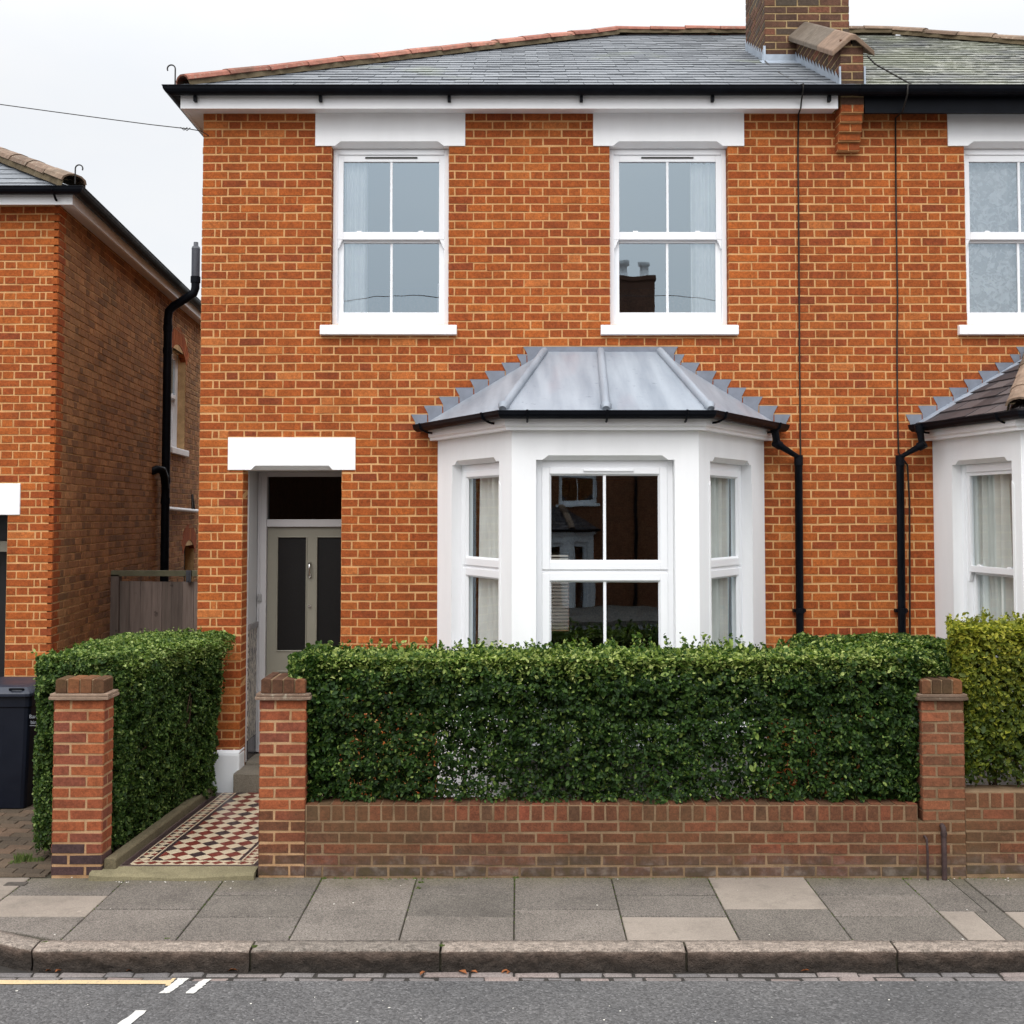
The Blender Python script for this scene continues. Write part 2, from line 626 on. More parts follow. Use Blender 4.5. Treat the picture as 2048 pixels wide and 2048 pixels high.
def slate(name, stops, lichen=None, rough=0.55):
    t = NT(name)
    c = t.ramp(t.attr(), stops)
    c = t.mix(1.0, c, t.ramp(t.noise(40, 4), [(0.3, 0.85), (0.7, 1.12)]), 'MULTIPLY')
    if lichen:
        v = t.mapping((1.0, 0.45, 1.0))
        a = t.ramp(t.noise(1.15, 4, 0.6, v), [(0.42, 0.0), (0.6, 1.0)])
        c = t.mix(t.math('MULTIPLY', a, 0.45), c, lin(138, 142, 114))
        b = t.math('MULTIPLY', t.ramp(t.noise(9, 5, 0.7), [(0.5, 0.0), (0.64, 1.0)]), t.ramp(t.noise(1.7, 3), [(0.4, 0.0), (0.58, 1.0)]))
        c = t.mix(t.math('MULTIPLY', b, 0.7), c, lin(190, 190, 180))
    else:
        a = t.ramp(t.noise(0.9, 4, 0.6), [(0.62, 0.0), (0.8, 1.0)])
        c = t.mix(t.math('MULTIPLY', a, 0.35), c, lin(150, 158, 110))
    return t.done(t.principled(c, rough, t.bump(t.noise(30, 4), 0.2, 0.003), 0.3))


M['slate'] = slate('grey_slate', [(0.0, lin(100, 104, 109)), (0.3, lin(107, 111, 116)), (0.8, lin(113, 117, 122)), (1.0, lin(122, 126, 130))])
M['slate_old'] = slate('lichened_slate', [(0.0, lin(76, 78, 78)), (0.5, lin(96, 98, 98)), (1.0, lin(118, 118, 114))], True, 0.6)
M['slate_dark'] = slate('dark_slate', [(0.0, lin(58, 56, 58)), (0.6, lin(76, 72, 74)), (1.0, lin(98, 92, 92))], None, 0.5)


def lead_mat():
    t = NT('lead_sheet')
    v = t.mapping((4.0, 0.5, 0.4))
    c = t.ramp(t.noise(2.0, 4, 0.5, v), [(0.25, lin(122, 130, 140)), (0.5, lin(143, 150, 159)), (0.75, lin(160, 167, 175))])
    c = t.mix(t.math('MULTIPLY', t.ramp(t.noise(1.1, 3, 0.5, t.mapping((2.2, .6, .5))), [(0.55, 0.0), (0.72, 1.0)]), 0.35), c, lin(158, 132, 134))
    c = t.mix(t.math('MULTIPLY', t.ramp(t.noise(13, 4, 0.7), [(0.63, 0.0), (0.74, 1.0)]), 0.55), c, lin(84, 88, 96))
    return t.done(t.principled(c, 0.55, t.bump(t.noise(7, 4), 0.3, 0.02), 0.5, 0.08))


M['lead'] = lead_mat()
M['lead_dull'] = simple('dull_lead_flashing', lin(122, 127, 138), 0.55, 0.4, 0.2, 8, 0.2, 20, 0.05)
M['lead_new'] = simple('bright_lead', lin(160, 170, 182), 0.45, 0.5, 0.2, 9, 0.2, 20, 0.25)


def glass(name, refl, tint, wav=0.0035, wscale=1.6, fw=0.9):
    t = NT(name)
    nb = t.bump(t.noise(wscale, 2, 0.4), 0.35, wav)
    g = t.n('BsdfGlossy', {'Color': (0.76, 0.90, 1.0, 1), 'Roughness': 0.004, 'Normal': nb})
    tr = t.n('BsdfTransparent', {'Color': (tint[0], tint[1], tint[2], 1)})
    fr = t.n('Fresnel', {'IOR': 1.5}).outputs[0]
    fac = t.math('ADD', t.math('MULTIPLY', fr, fw), refl, clamp=True)
    mx = t.n('MixShader', {0: fac})
    t.t.links.new(tr.outputs[0], mx.inputs[1])
    t.t.links.new(g.outputs[0], mx.inputs[2])
    return t.done(mx)


M['glass'] = glass('window_glass', 0.28, (1.0, 1.0, 1.0))
M['glass_low'] = glass('bay_glass', 0.12, (0.98, 1.0, 1.0), fw=0.22)
M['glass_frost'] = simple('obscure_door_glass', (0.007, 0.0065, 0.0065), 0.34, 0.3, 0.3, 90, 0.3, 120)
M['glass_fan'] = glass('fanlight_glass', 0.012, (0.25, 0.26, 0.27), 0.003, 2, 0.25)
M['glass_lace'] = glass('old_window_glass', 0.20, (1.0, 1.0, 1.0))


def cloth(name, col, lace=False):
    t = NT(name)
    c = t.mix(1.0, col, t.ramp(t.noise(4, 3), [(0.3, 0.9), (0.7, 1.05)]), 'MULTIPLY')
    if lace:
        w = t.noise(15, 3, 0.6, t.mapping((1, 0.2, 1)), 1.2)
        c = t.mix(t.ramp(w, [(0.44, 0.0), (0.54, 1.0)]), c, tuple(q * 0.66 for q in col))
    d = t.n('BsdfDiffuse', {'Color': c})
    tl = t.n('BsdfTranslucent', {'Color': c})
    mx = t.n('MixShader', {0: 0.3})
    t.t.links.new(d.outputs[0], mx.inputs[1])
    t.t.links.new(tl.outputs[0], mx.inputs[2])
    return t.done(mx)


M['curtain'] = cloth('white_curtain', (0.90, 0.93, 0.93))
M['curtain_bay'] = cloth('cream_curtain', (0.92, 0.93, 0.88))
M['lace'] = cloth('lace_net', (0.93, 0.95, 0.95), True)
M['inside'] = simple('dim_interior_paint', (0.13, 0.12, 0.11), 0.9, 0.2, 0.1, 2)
M['door'] = simple('sage_grey_door_paint', lin(132, 128, 115), 0.38, 0.5, 0.05, 4, 0.05, 60)
M['doorframe'] = simple('white_door_frame_paint', lin(186, 183, 183), 0.4, 0.5, 0.05, 4)
M['chrome'] = simple('chrome_fitting', (0.75, 0.74, 0.72), 0.16, 0.5, 0.05, 5, metal=1.0)
M['porch'] = simple('porch_wall_paint', lin(190, 189, 188), 0.55, 0.4, 0.06, 3)


def dado_mat():
    t = NT('dado_tile')
    w = t.noise(30, 4, 0.7, t.mapping((1, 1, 0.5)), 1.5)
    c = t.ramp(w, [(0.46, lin(62, 56, 58)), (0.52, lin(176, 166, 150)), (0.7, lin(196, 188, 172))])
    return t.done(t.principled(c, 0.3, t.bump(w, 0.4, 0.004), 0.5))


M['dado'] = dado_mat()
M['dado_dark'] = simple('dark_glazed_tile', lin(52, 46, 52), 0.2, 0.6, 0.2, 6)


def stone(name, stops, spk=0.25, moss=None, rough=0.9, bs=0.5, bscale=70, patch=1.2):
    t = NT(name)
    c = t.ramp(t.attr(), stops)
    c = t.mix(1.0, c, t.ramp(t.noise(patch, 5, 0.6), [(0.3, 0.80), (0.7, 1.15)]), 'MULTIPLY')
    vo = t.n('TexVoronoi', {'Vector': t.pos(), 'Scale': 190.0}).outputs['Color']
    sv = t.n('SeparateColor', {'Color': vo}).outputs[0]
    c = t.mix(1.0, c, t.ramp(sv, [(0.0, 1 - spk), (0.5, 1.0), (1.0, 1 + spk)]), 'MULTIPLY')
    c = t.mix(t.math('MULTIPLY', t.ramp(t.noise(7, 5, 0.7, t.mapping((0.5, 1.4, 1))), [(0.66, 0.0), (0.76, 1.0)]), 0.25), c, tuple(min(1, q * 1.9) for q in stops[-1][1]))
    if moss:
        y = t.n('SeparateXYZ', {'Vector': t.pos()}).outputs['Y']
        yy = t.math('ADD', y, t.math('MULTIPLY', t.noise(2.3, 4), moss[2]))
        c = t.mix(t.math('MULTIPLY', t.ramp(t.math('DIVIDE', t.math('SUBTRACT', yy, moss[0]), moss[1] - moss[0]), [(0.0, 0.0), (1.0, 1.0)]), 0.4), c, lin(98, 92, 58))
    gum = t.n('TexVoronoi', {'Vector': t.pos(), 'Scale': 5.5})
    gs = t.n('SeparateColor', {'Color': gum.outputs['Color']})
    gf = t.math('MULTIPLY', t.ramp(gum.outputs['Distance'], [(0.055, 1.0), (0.085, 0.0)]), t.ramp(gs.outputs[0], [(0.55, 0.0), (0.6, 0.55)]))
    c = t.mix(gf, c, t.ramp(gs.outputs[1], [(0.4, tuple(q * .5 for q in stops[0][1])), (0.6, tuple(min(1, q * 1.5) for q in stops[-1][1]))]))
    c = t.mix(1.0, c, t.ramp(t.noise(3.3, 5, 0.7), [(0.30, 0.74), (0.48, 1.0)]), 'MULTIPLY')
    h = t.math('ADD', t.noise(bscale, 4, 0.6), t.math('MULTIPLY', sv, 0.35))
    return t.done(t.principled(c, rough, t.bump(h, bs, 0.005), 0.3))


M['slab'] = stone('dark_paving_slab', [(0.0, lin(100, 94, 87)), (0.5, lin(110, 103, 96)), (1.0, lin(119, 111, 103))], 0.5, (7.85, 8.15, 0.45))
M['slab_pale'] = stone('pale_paving_slab', [(0.0, lin(134, 124, 113)), (1.0, lin(146, 135, 124))], 0.12)
M['slab_joint'] = stone('slab_joint_dirt', [(0.0, lin(66, 62, 50)), (1.0, lin(66, 62, 50))], 0.2)


def granite_mat():
    t = NT('kerb_granite')
    z = t.n('SeparateXYZ', {'Vector': t.pos()}).outputs['Z']
    c = t.ramp(t.attr(), [(0.0, lin(128, 119, 110)), (0.5, lin(142, 132, 122)), (1.0, lin(154, 140, 128))])
    vo = t.n('SeparateColor', {'Color': t.n('TexVoronoi', {'Vector': t.pos(), 'Scale': 150.0}).outputs['Color']}).outputs[0]
    c = t.mix(1.0, c, t.ramp(vo, [(0.0, 0.6), (0.5, 1.0), (1.0, 1.25)]), 'MULTIPLY')
    # road dirt on the rough lower face
    zz = t.math('ADD', z, t.math('MULTIPLY', t.math('SUBTRACT', t.noise(14, 5, 0.75), 0.5), 0.03))
    low = t.ramp(t.math('ADD', t.math('DIVIDE', t.math('ADD', z, 0.13), 0.13), t.math('MULTIPLY', t.math('SUBTRACT', t.noise(6, 5, 0.75), 0.5), 0.9)), [(0.25, lin(34, 28, 24)), (0.55, lin(62, 52, 45)), (0.9, lin(98, 82, 72))])
    c = t.mix(t.ramp(t.math('DIVIDE', t.math('ADD', zz, 0.04), 0.04), [(0.3, 0.92), (0.62, 0.7), (0.80, 0.0)]), c, low)
    c = t.mix(1.0, c, t.ramp(t.noise(26, 5, 0.75, t.mapping((0.6, 1, 1.2))), [(0.34, 0.55), (0.5, 0.95), (0.66, 1.3)]), 'MULTIPLY')
    h = t.math('ADD', t.noise(22, 5, 0.65), t.math('MULTIPLY', t.noise(110, 3), 0.4))
    return t.done(t.principled(c, 0.85, t.bump(h, 1.0, 0.022), 0.25))


M['granite'] = granite_mat()
M['sett'] = stone('granite_sett', [(0.0, lin(102, 98, 97)), (0.5, lin(116, 110, 107)), (1.0, lin(130, 116, 110))], 0.25, None, 0.8, 0.5, 60)
M['cobble_joint'] = stone('sett_joint_dirt', [(0.0, lin(52, 48, 44)), (1.0, lin(52, 48, 44))], 0.3)


def asphalt():
    t = NT('asphalt')
    big = t.noise(0.8, 4, 0.6)
    c = t.ramp(big, [(0.3, lin(80, 79, 79)), (0.7, lin(96, 94, 93))])
    vo = t.n('TexVoronoi', {'Vector': t.pos(), 'Scale': 85.0})
    s = t.n('SeparateColor', {'Color': vo.outputs['Color']}).outputs[0]
    c = t.mix(1.0, c, t.ramp(s, [(0.0, 0.58), (0.5, 0.97), (0.9, 1.25), (1.0, 1.8)]), 'MULTIPLY')
    c = t.mix(t.math('MULTIPLY', t.ramp(t.noise(2.2, 4, 0.6, t.mapping((1, 1.6, 1))), [(0.62, 0.0), (0.72, 1.0)]), 0.35), c, lin(66, 66, 68))
    h = t.math('ADD', t.math('MULTIPLY', vo.outputs['Distance'], -1.0), t.noise(60, 3))
    return t.done(t.principled(c, 0.8, t.bump(h, 0.8, 0.006), 0.4))


M['asphalt'] = asphalt()


def paint(name, col):
    t = NT(name)
    c = t.mix(t.ramp(t.noise(38, 5, 0.7), [(0.58, 0.0), (0.7, 1.0)]), col, lin(128, 124, 118))
    c = t.mix(1.0, c, t.ramp(t.noise(120, 3), [(0.3, 0.82), (0.7, 1.06)]), 'MULTIPLY')
    return t.done(t.principled(c, 0.7, t.bump(t.noise(90, 3), 0.5, 0.004), 0.4))


M['white_line'] = paint('white_road_paint', lin(206, 204, 198))
M['yellow_line'] = paint('faded_yellow_road_paint', lin(200, 176, 136))
M['threshold'] = stone('mossy_threshold_stone', [(0.0, lin(118, 110, 84)), (1.0, lin(128, 120, 94))], 0.2, None, 0.9, 0.6, 40, 3)
M['edging'] = stone('path_edging_stone', [(0.0, lin(96, 88, 68)), (1.0, lin(118, 106, 82))], 0.25, None, 0.9, 0.6, 40, 3)
M['step'] = stone('doorstep_stone', [(0.0, lin(112, 104, 92)), (1.0, lin(122, 114, 102))], 0.2)
M['block'] = stone('block_paving', [(0.0, lin(78, 68, 57)), (0.5, lin(90, 77, 63)), (1.0, lin(104, 84, 68))], 0.25, None, 0.9, 0.5, 50, 2)
M['tile_cream'] = simple('cream_path_tile', lin(192, 176, 150), 0.35, 0.5, 0.12, 12)
M['tile_red'] = simple('red_path_tile', lin(112, 52, 44), 0.35, 0.5, 0.2, 12)
M['tile_black'] = simple('black_path_tile', lin(60, 46, 48), 0.35, 0.5, 0.25, 12)
M['grout'] = simple('tile_grout', lin(90, 76, 70), 0.8, 0.3, 0.2, 12)
M['soil'] = simple('garden_soil', (0.045, 0.034, 0.024), 0.95, 0.2, 0.4, 9, 0.8, 30)
M['ground'] = simple('bare_ground', (0.12, 0.11, 0.09), 0.95, 0.2, 0.3, 0.5)


def wood_mat():
    t = NT('weathered_timber')
    w = t.noise(5, 5, 0.6, t.mapping((6, 6, 0.5)))
    c = t.ramp(t.attr(), [(0.0, lin(98, 88, 82)), (0.5, lin(118, 106, 98)), (1.0, lin(134, 120, 112))])
    c = t.mix(1.0, c, t.ramp(w, [(0.3, 0.7), (0.7, 1.15)]), 'MULTIPLY')
    c = t.mix(t.math('MULTIPLY', t.ramp(t.noise(11, 3, 0.5), [(0.68, 0.0), (0.74, 1.0)]), 0.6), c, lin(44, 36, 32))
    return t.done(t.principled(c, 0.85, t.bump(w, 0.4, 0.006), 0.25))


M['wood'] = wood_mat()
M['wood_green'] = simple('algae_green_timber', lin(104, 102, 82), 0.85, 0.25, 0.3, 8, 0.3)
M['bin'] = simple('navy_bin_plastic', lin(11, 17, 30), 0.45, 0.3, 0.15, 3, 0.15, 90)
M['bin_lid'] = simple('navy_lid_plastic', lin(36, 42, 56), 0.42, 0.5, 0.15, 3, 0.15, 90)
M['bin_text'] = simple('pale_bin_lettering', lin(140, 144, 150), 0.6, 0.3, 0.1, 30)
M['rust'] = simple('rusty_steel', lin(62, 46, 44), 0.75, 0.4, 0.5, 30, 0.4, 60)


def leaf_mat(name, stops, trans=0.28, rough=0.5, spec=0.2):
    t = NT(name)
    c = t.ramp(t.attr(), stops)
    c = t.mix(1.0, c, t.ramp(t.noise(2.2, 3), [(0.3, 0.82), (0.7, 1.15)]), 'MULTIPLY')
    p = t.principled(c, rough, None, spec)
    tl = t.n('BsdfTranslucent', {'Color': t.mix(1.0, c, (1.3, 1.5, 0.6), 'MULTIPLY')})
    mx = t.n('MixShader', {0: trans})
    t.t.links.new(p.outputs[0], mx.inputs[1])
    t.t.links.new(tl.outputs[0], mx.inputs[2])
    return t.done(mx)


M['leaf'] = leaf_mat('privet_leaf', [(0.0, (0.009, 0.024, 0.005)), (0.35, (0.024, 0.058, 0.010)), (0.60, (0.062, 0.115, 0.020)), (0.80, (0.21, 0.28, 0.065)), (1.0, (0.40, 0.45, 0.15))])
M['leaf_fine'] = leaf_mat('box_leaf', [(0.0, (0.016, 0.038, 0.008)), (0.45, (0.046, 0.092, 0.017)), (0.72, (0.16, 0.235, 0.058)), (1.0, (0.36, 0.43, 0.15))])
M['leaf_gold'] = leaf_mat('golden_privet_leaf', [(0.0, (0.035, 0.06, 0.010)), (0.4, (0.10, 0.13, 0.016)), (0.75, (0.24, 0.25, 0.028)), (1.0, (0.46, 0.43, 0.06))])
M['twig'] = simple('hedge_stem_bark', lin(74, 58, 44), 0.9, 0.2, 0.3, 30, 0.5, 60)
M['grass'] = leaf_mat('grass_blade', [(0.0, (0.05, 0.09, 0.02)), (1.0, (0.14, 0.17, 0.05))], 0.2)
M['dry_leaf'] = simple('dry_leaf_brown', lin(140, 84, 46), 0.8, 0.3, 0.4, 40)
M['litter'] = simple('pale_flecks', lin(220, 216, 206), 0.8, 0.3, 0.2, 30)


def flat_brick(name, c1, c2, mo):
    t = NT(name)
    v = t.n('CombineXYZ', {'X': t.n('SeparateXYZ', {'Vector': t.pos()}).outputs['X'], 'Y': t.n('SeparateXYZ', {'Vector': t.pos()}).outputs['Z']}).outputs[0]
    b = t.n('TexBrick', {'Vector': v, 'Color1': (*c1, 1), 'Color2': (*c2, 1), 'Mortar': (*mo, 1), 'Scale': 1.0, 'Mortar Size': 0.006, 'Brick Width': 0.225, 'Row Height': 0.075})
    return t.done(t.principled(b.outputs['Color'], 0.9, None, 0.2))


M['brick_far'] = flat_brick('terrace_brick', lin(104, 62, 42), lin(126, 74, 50), lin(140, 112, 84))
# ------------------------------------------------------------------ windows
def rect_frame(mb, fr, u0, u1, z0, z1, wl, wr, wb, wt, d0, d1, mat=0):
    """four mitre-free bars: stiles full height, rails butted between"""
    mb.fbox(fr, u0, u0 + wl, z0, z1, d1, d0, mat)
    mb.fbox(fr, u1 - wr, u1, z0, z1, d1, d0, mat)
    if wb > 0:
        mb.fbox(fr, u0 + wl, u1 - wr, z0, z0 + wb, d1, d0 - .0012, mat)
    if wt > 0:
        mb.fbox(fr, u0 + wl, u1 - wr, z1 - wt, z1, d1, d0 - .0012, mat)


def pane(fr, u0, u1, z0, z1, d, parent, mat='glass'):
    mb = MB()
    mb.poly([fr(u0, z0, d), fr(u1, z0, d), fr(u1, z1, d), fr(u0, z1, d)])
    return mb.build('pane', M[mat], parent)


def sash_window(fr, u0, u1, z0, z1, house, zg, sill=None, vent=True, slim=False, rec=0.075, gb=True, ow=None, oz=None, gmat='glass'):
    """zg = (upper glass top, upper glass bottom, lower glass top, lower glass bottom)"""
    mb = MB()
    ow = ow or (0.042 if not slim else 0.035)
    hd = oz or max(0.03, (z1 - zg[0]) * 0.45)
    st = 0.048 if not slim else 0.04
    rect_frame(mb, fr, u0, u1, z0, z1, ow, ow, 0.03, hd, -rec, -rec - 0.10)
    w = mb.build('window', M['upvc'], house, bevel=0.004)
    a, b = u0 + ow, u1 - ow
    mid = (a + b) / 2
    zt = z1 - hd
    # upper sash stands in front, with horns below the meeting rail
    s = MB()
    rect_frame(s, fr, a, b, zg[2] + 0.004, zt, st, st, zg[1] - zg[2] - 0.004, zt - zg[0], -rec - 0.012, -rec - 0.05)
    if gb:
        s.fbox(fr, mid - .011, mid + .011, zg[1], zg[0], -rec - 0.046, -rec - 0.018)
    for q, sg in ((a, 1), (b, -1)):
        p0 = [fr(q, zg[2] + .004, -rec - .014), fr(q + sg * st * .9, zg[2] + .004, -rec - .014), fr(q + sg * st * .55, zg[2] - .03, -rec - .014), fr(q + sg * st * .2, zg[2] - .075, -rec - .014), fr(q, zg[2] - .08, -rec - .014)]
        s.prism(p0, -fr.nd * 0.034)
    for q in (a + (b - a) * .2, a + (b - a) * .78):
        s.fbox(fr, q - .022, q + .022, zg[1] - .002, zg[1] + .012, -rec - .05, -rec - .016)
    up = s.build('sash', M['upvc'], w, bevel=0.003)
    s = MB()
    rect_frame(s, fr, a + .001, b - .001, z0 + .03, zg[1] - 0.006, st, st, zg[3] - z0 - .03, zg[1] - zg[2] + .012, -rec - 0.054, -rec - 0.092)
    if gb:
        s.fbox(fr, mid - .011, mid + .011, zg[3], zg[2] - .02, -rec - 0.088, -rec - 0.060)
    s.build('sash', M['upvc'], w, bevel=0.003)
    pane(fr, a + st - .004, b - st + .004, zg[1] - .004, zg[0] + .004, -rec - .032, w, gmat)
    pane(fr, a + st - .004, b - st + .004, zg[3] - .004, zg[2] - .01, -rec - .074, w, gmat)
    if vent:
        v = MB()
        zv = (zg[0] + zt) / 2 + .006
        v.fbox(fr, mid - .235, mid + .235, zv - .006, zv + .006, -rec - .013, -rec - .004)
        v.build('vent_slot', M['iron'], w)
    if sill:
        v = MB()
        a0, a1, s0, s1 = sill
        dz = s1 - s0
        pr = [(-rec - .12, s0), (.055, s0), (.055, s1 - .012), (.045, s1), (-rec - .12, s1 + .012)]
        v.prism([fr(a0, z, d) for d, z in pr], fr.ud * (a1 - a0))
        v.build('sill', M['render'], w, bevel=0.006)
    return w


def casement_window(fr, u0, u1, z0, z1, house, zg, vent=False, bar=True, rec=0.09, of=0.012, ot=0.02):
    """fixed upper and lower lights: zg = glass heights top..bottom"""
    mb = MB()
    rect_frame(mb, fr, u0, u1, z0, z1, of, of, .02, ot, -rec, -rec - .07)
    zm = (zg[1] + zg[2]) / 2
    mb.fbox(fr, u0 + of, u1 - of, zm - .012, zm + .012, -rec - .07, -rec - .003)
    w = mb.build('window', M['upvc'], house, bevel=0.003)
    for k, (gt, gbm, lo, hi) in enumerate(((zg[0], zg[1], zm + .012, z1 - ot), (zg[2], zg[3], z0 + .02, zm - .012))):
        s = MB()
        st = 0.058
        a, b = u0 + of, u1 - of
        for (x0, x1, y0, y1, flip) in ((a, a + st, lo, hi, 0), (b - st, b, lo, hi, 0), (a + st, b - st, lo, gbm, 1), (a + st, b - st, gt, hi, 1)):
            s.fbox(fr, x0, x1, y0, y1, -rec - .06, -rec + .012 - (.001 if flip else 0))
        # sloping glazing bead inside the light
        e = .014
        q = [(a + st, gbm), (b - st, gbm), (b - st, gt), (a + st, gt)]
        q2 = [(a + st + e, gbm + e), (b - st - e, gbm + e), (b - st - e, gt - e), (a + st + e, gt - e)]
        for i in range(4):
            j = (i + 1) % 4
            s.poly([fr(*q[i], -rec + .008), fr(*q[j], -rec + .008), fr(*q2[j], -rec - .012), fr(*q2[i], -rec - .012)])
        if bar:
            m_ = (a + b) / 2
            s.fbox(fr, m_ - .0115, m_ + .0115, gbm + .001, gt - .001, -rec - .034, -rec - .006)
        s.build('sash', M['upvc'], w, bevel=0.004)
        pane(fr, a + st, b - st, gbm, gt, -rec - .022, w, 'glass_low')
    if vent:
        v = MB()
        m_, zv = (u0 + u1) / 2 + .03, zg[0] + .028
        v.fbox(fr, m_ - .195, m_ + .195, zv - .009, zv + .009, -rec + .0125, -rec + .024)
        v.build('vent_cover', M['upvc'], w, bevel=0.003)
    return w


def curtain(fr, u0, u1, z0, z1, d, label, mat='curtain', folds=6, depth=0.03, flare=0.0, name='curtain'):
    mb = MB()
    n = folds * 8
    ph = RND.random() * 6
    rows = 8
    pts = []
    for j in range(rows + 1):
        t = j / rows
        z = z1 + (z0 - z1) * t
        for i in range(n + 1):
            s = i / n
            w = math.sin(s * folds * 2 * math.pi + ph + 0.6 * math.sin(3 * s + t)) * depth * (0.8 + 0.3 * math.sin(9 * s + ph)) + .35 * depth * math.sin(s * folds * 4.3 + 2 * t + ph)
            u = u0 + (u1 - u0) * s + flare * t * (s - 0.2)
            pts.append(fr(u, z, d + w))
    fs = []
    for j in range(rows):
        for i in range(n):
            a = j * (n + 1) + i
            fs.append([a, a + 1, a + n + 2, a + n + 1])
    mb.add(pts, fs, 0, 0.5, True)
    c = fr((u0 + u1) / 2, z0, d)
    o = mb.build(name, M[mat], None, origin=c)
    return tag(o, label, 'curtain', 'curtains behind the windows')


# ------------------------------------------------------------------ bay window
BHW, BHF, BD = 327 / 226.7, 0.722, 1.25      # half width at wall, half width of the front, depth


def bay(fr, uc, house, style, roofing, flash=True, detail=True, fo=0.0, BHF=BHF, fl0=(.22, .845)):
    """canted bay centred at uc on the wall frame fr. All heights in metres above the pavement."""
    P = [(uc - BHW, 0.0), (uc - BHF + fo, BD), (uc + BHF + fo, BD), (uc + BHW, 0.0)]
    Yf = 10 - BD
    zt_wall = HZ(845, 8.7)
    ztop = HZ(919.5, Yf)
    znot = HZ(910.6, Yf)
    zfr = HZ(930, Yf + .09)
    zg = (HZ(948, Yf + .1), HZ(1123.5, Yf + .1), HZ(1161, Yf + .1), 0.86)
    zb = 0.74
    wins = []
    mbw = MB()
    for k in range(3):
        a, b = P[k], P[k + 1]
        A, B = fr(a[0], 0, a[1]), fr(b[0], 0, b[1])
        ud = (B - A)
        L = ud.length
        ud.normalize()
        nd = ud.cross(Vector((0, 0, 1)))
        f = frame((A.x, A.y, fr.org.z), ud, nd)
        if k == 1:
            o0, o1 = L / 2 - .535, L / 2 + .535
        elif k == 0:
            o0, o1 = L * fl0[0], L * fl0[1]
        else:
            o0, o1 = L * .155, L * .78
        n0, n1, n2, n3 = o0 + .05, o0 + .095, o1 - .095, o1 - .05
        holes = [(o0, o1, zb, ztop), (n0, n3, ztop - .0005, znot)]
        e0 = 0.0 if k else 0.004
        solid_wall(mbw, f, (e0, L - (0.004 if k == 2 else 0)), (fr.org.z * 0 - 0.0, zt_wall + .1), holes, 0, -0.16)
        notch(mbw, f, n0, n1, n2, n3, ztop, znot, 0, .05, -.16)
        if detail:   # small stops on the jamb chamfers
            for q, sg in ((o0, -1), (o1, 1)):
                z0 = ztop - .16
                mbw.prism([f(q + sg * .001, zb, .0005), f(q + sg * .03, zb, .0005), f(q + sg * .03, z0 - .03, .0005), f(q + sg * .001, z0, .0005)], nd * .0035)
        wins.append((f, o0, o1, L))
    mbw.build('bay_wall', M['render'], house)
    # windows in the three faces
    for k, (f, o0, o1, L) in enumerate(wins):
        if style == 'casement':
            casement_window(f, o0 + .001, o1 - .001, zb, ztop - .001, house, zg, vent=(k == 1), bar=(k == 1), of=.046, ot=ztop - zfr + .019)
        else:
            z1 = zfr + .0
            sash_window(f, o0 + .001, o1 - .001, zb, ztop - .001, house, (zg[0] + .01, HZ(1140, Yf + .1), HZ(1155, Yf + .1), 0.88), None, False, True, 0.085, gb=(k == 1), ow=.06, oz=ztop - zfr + .03, gmat='glass_low')
        mb = MB()
        mb.prism([f(o0 - .03, zb - .07, .05), f(o0 - .03, zb - .07, -.14), f(o0 - .03, zb + .004, -.14), f(o0 - .03, zb - .015, .05)], f.ud * (o1 - o0 + .06))
        mb.build('sill', M['render'], house, bevel=.004)
    # ceiling of the bay, so the roof space stays dark
    Q = [fr(u, 0, d) for u, d in P]
    mb = MB()
    zc = zt_wall + .04
    mb.prism([Vector((q.x, q.y, fr.org.z + zc)) for q in Q], (0, 0, .03))
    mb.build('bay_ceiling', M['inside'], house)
    # fascia moulding and gutter along the eaves
    zf = HZ(859, 8.63)
    pts = [Vector((q.x, q.y, fr.org.z + zf)) for q in Q]
    mb = MB()
    mb.sweep(pts, [(.0, 0.0), (.075, 0.0), (.075, .02), (.09, .034), (.09, .125), (.0, .125)])
    mb.build('fascia', M['fascia'], house)
    zgut = HZ(831, 8.56) + .03
    E = []
    for (u, d), ex in zip(P, (-.17, -.08, .08, .17)):
        E.append((u + ex * (1.0 if abs(ex) > .1 else 0.9), d + (.165 if 0 < d else 0.02)))
    gp = [fr(u, 0, d) for u, d in E]
    gp = [Vector((q.x, q.y, fr.org.z + zgut)) for q in gp]
    mb = MB()
    mb.sweep(gp, gutter_prof(.054), smooth=False)
    g = mb.build('gutter', M['black'], house)
    for i in range(3):
        for t in ((.12, .5, .88) if i == 1 else (.1, .85)):
            mb = MB()
            q = gp[i].lerp(gp[i + 1], t)
            t_ = (gp[i + 1] - gp[i]).normalized()
            nn = Vector((t_.y, -t_.x, 0))
            mb.tube([q - nn * .06 - Vector((0, 0, .07)), q - nn * .03 - Vector((0, 0, .068)), q + Vector((0, 0, -.06)), q + nn * .05 + Vector((0, 0, -.035)), q + nn * .062 + Vector((0, 0, .012))], .009, 6)
            mb.build('bracket', M['black'], g)
    # roof planes
    ez = zgut + .012
    ue = .985
    R_ = [(E[0][0] + .03, .004), (E[1][0], E[1][1] + .0), (E[2][0], E[2][1] + .0), (E[3][0] - .03, .004)]
    zw = HZ(851, 10) + .0
    T = [(uc + (HX(1091, 702, 10) - HX(1202, 702, 10)), .006), (uc + (HX(1319, 702, 10) - HX(1202, 702, 10)), .006)]
    ztp = HZ(703, 10)
    e0 = fr(R_[0][0], zw, .004)
    e1 = fr(R_[1][0], ez, R_[1][1])
    e2 = fr(R_[2][0], ez, R_[2][1])
    e3 = fr(R_[3][0], zw, .004)
    t0, t1 = fr(T[0][0], ztp, .004), fr(T[1][0], ztp, .004)
    mb = MB()
    planes = [[e1, e2, t1, t0], [e0, e1, t0], [e2, e3, t1]]
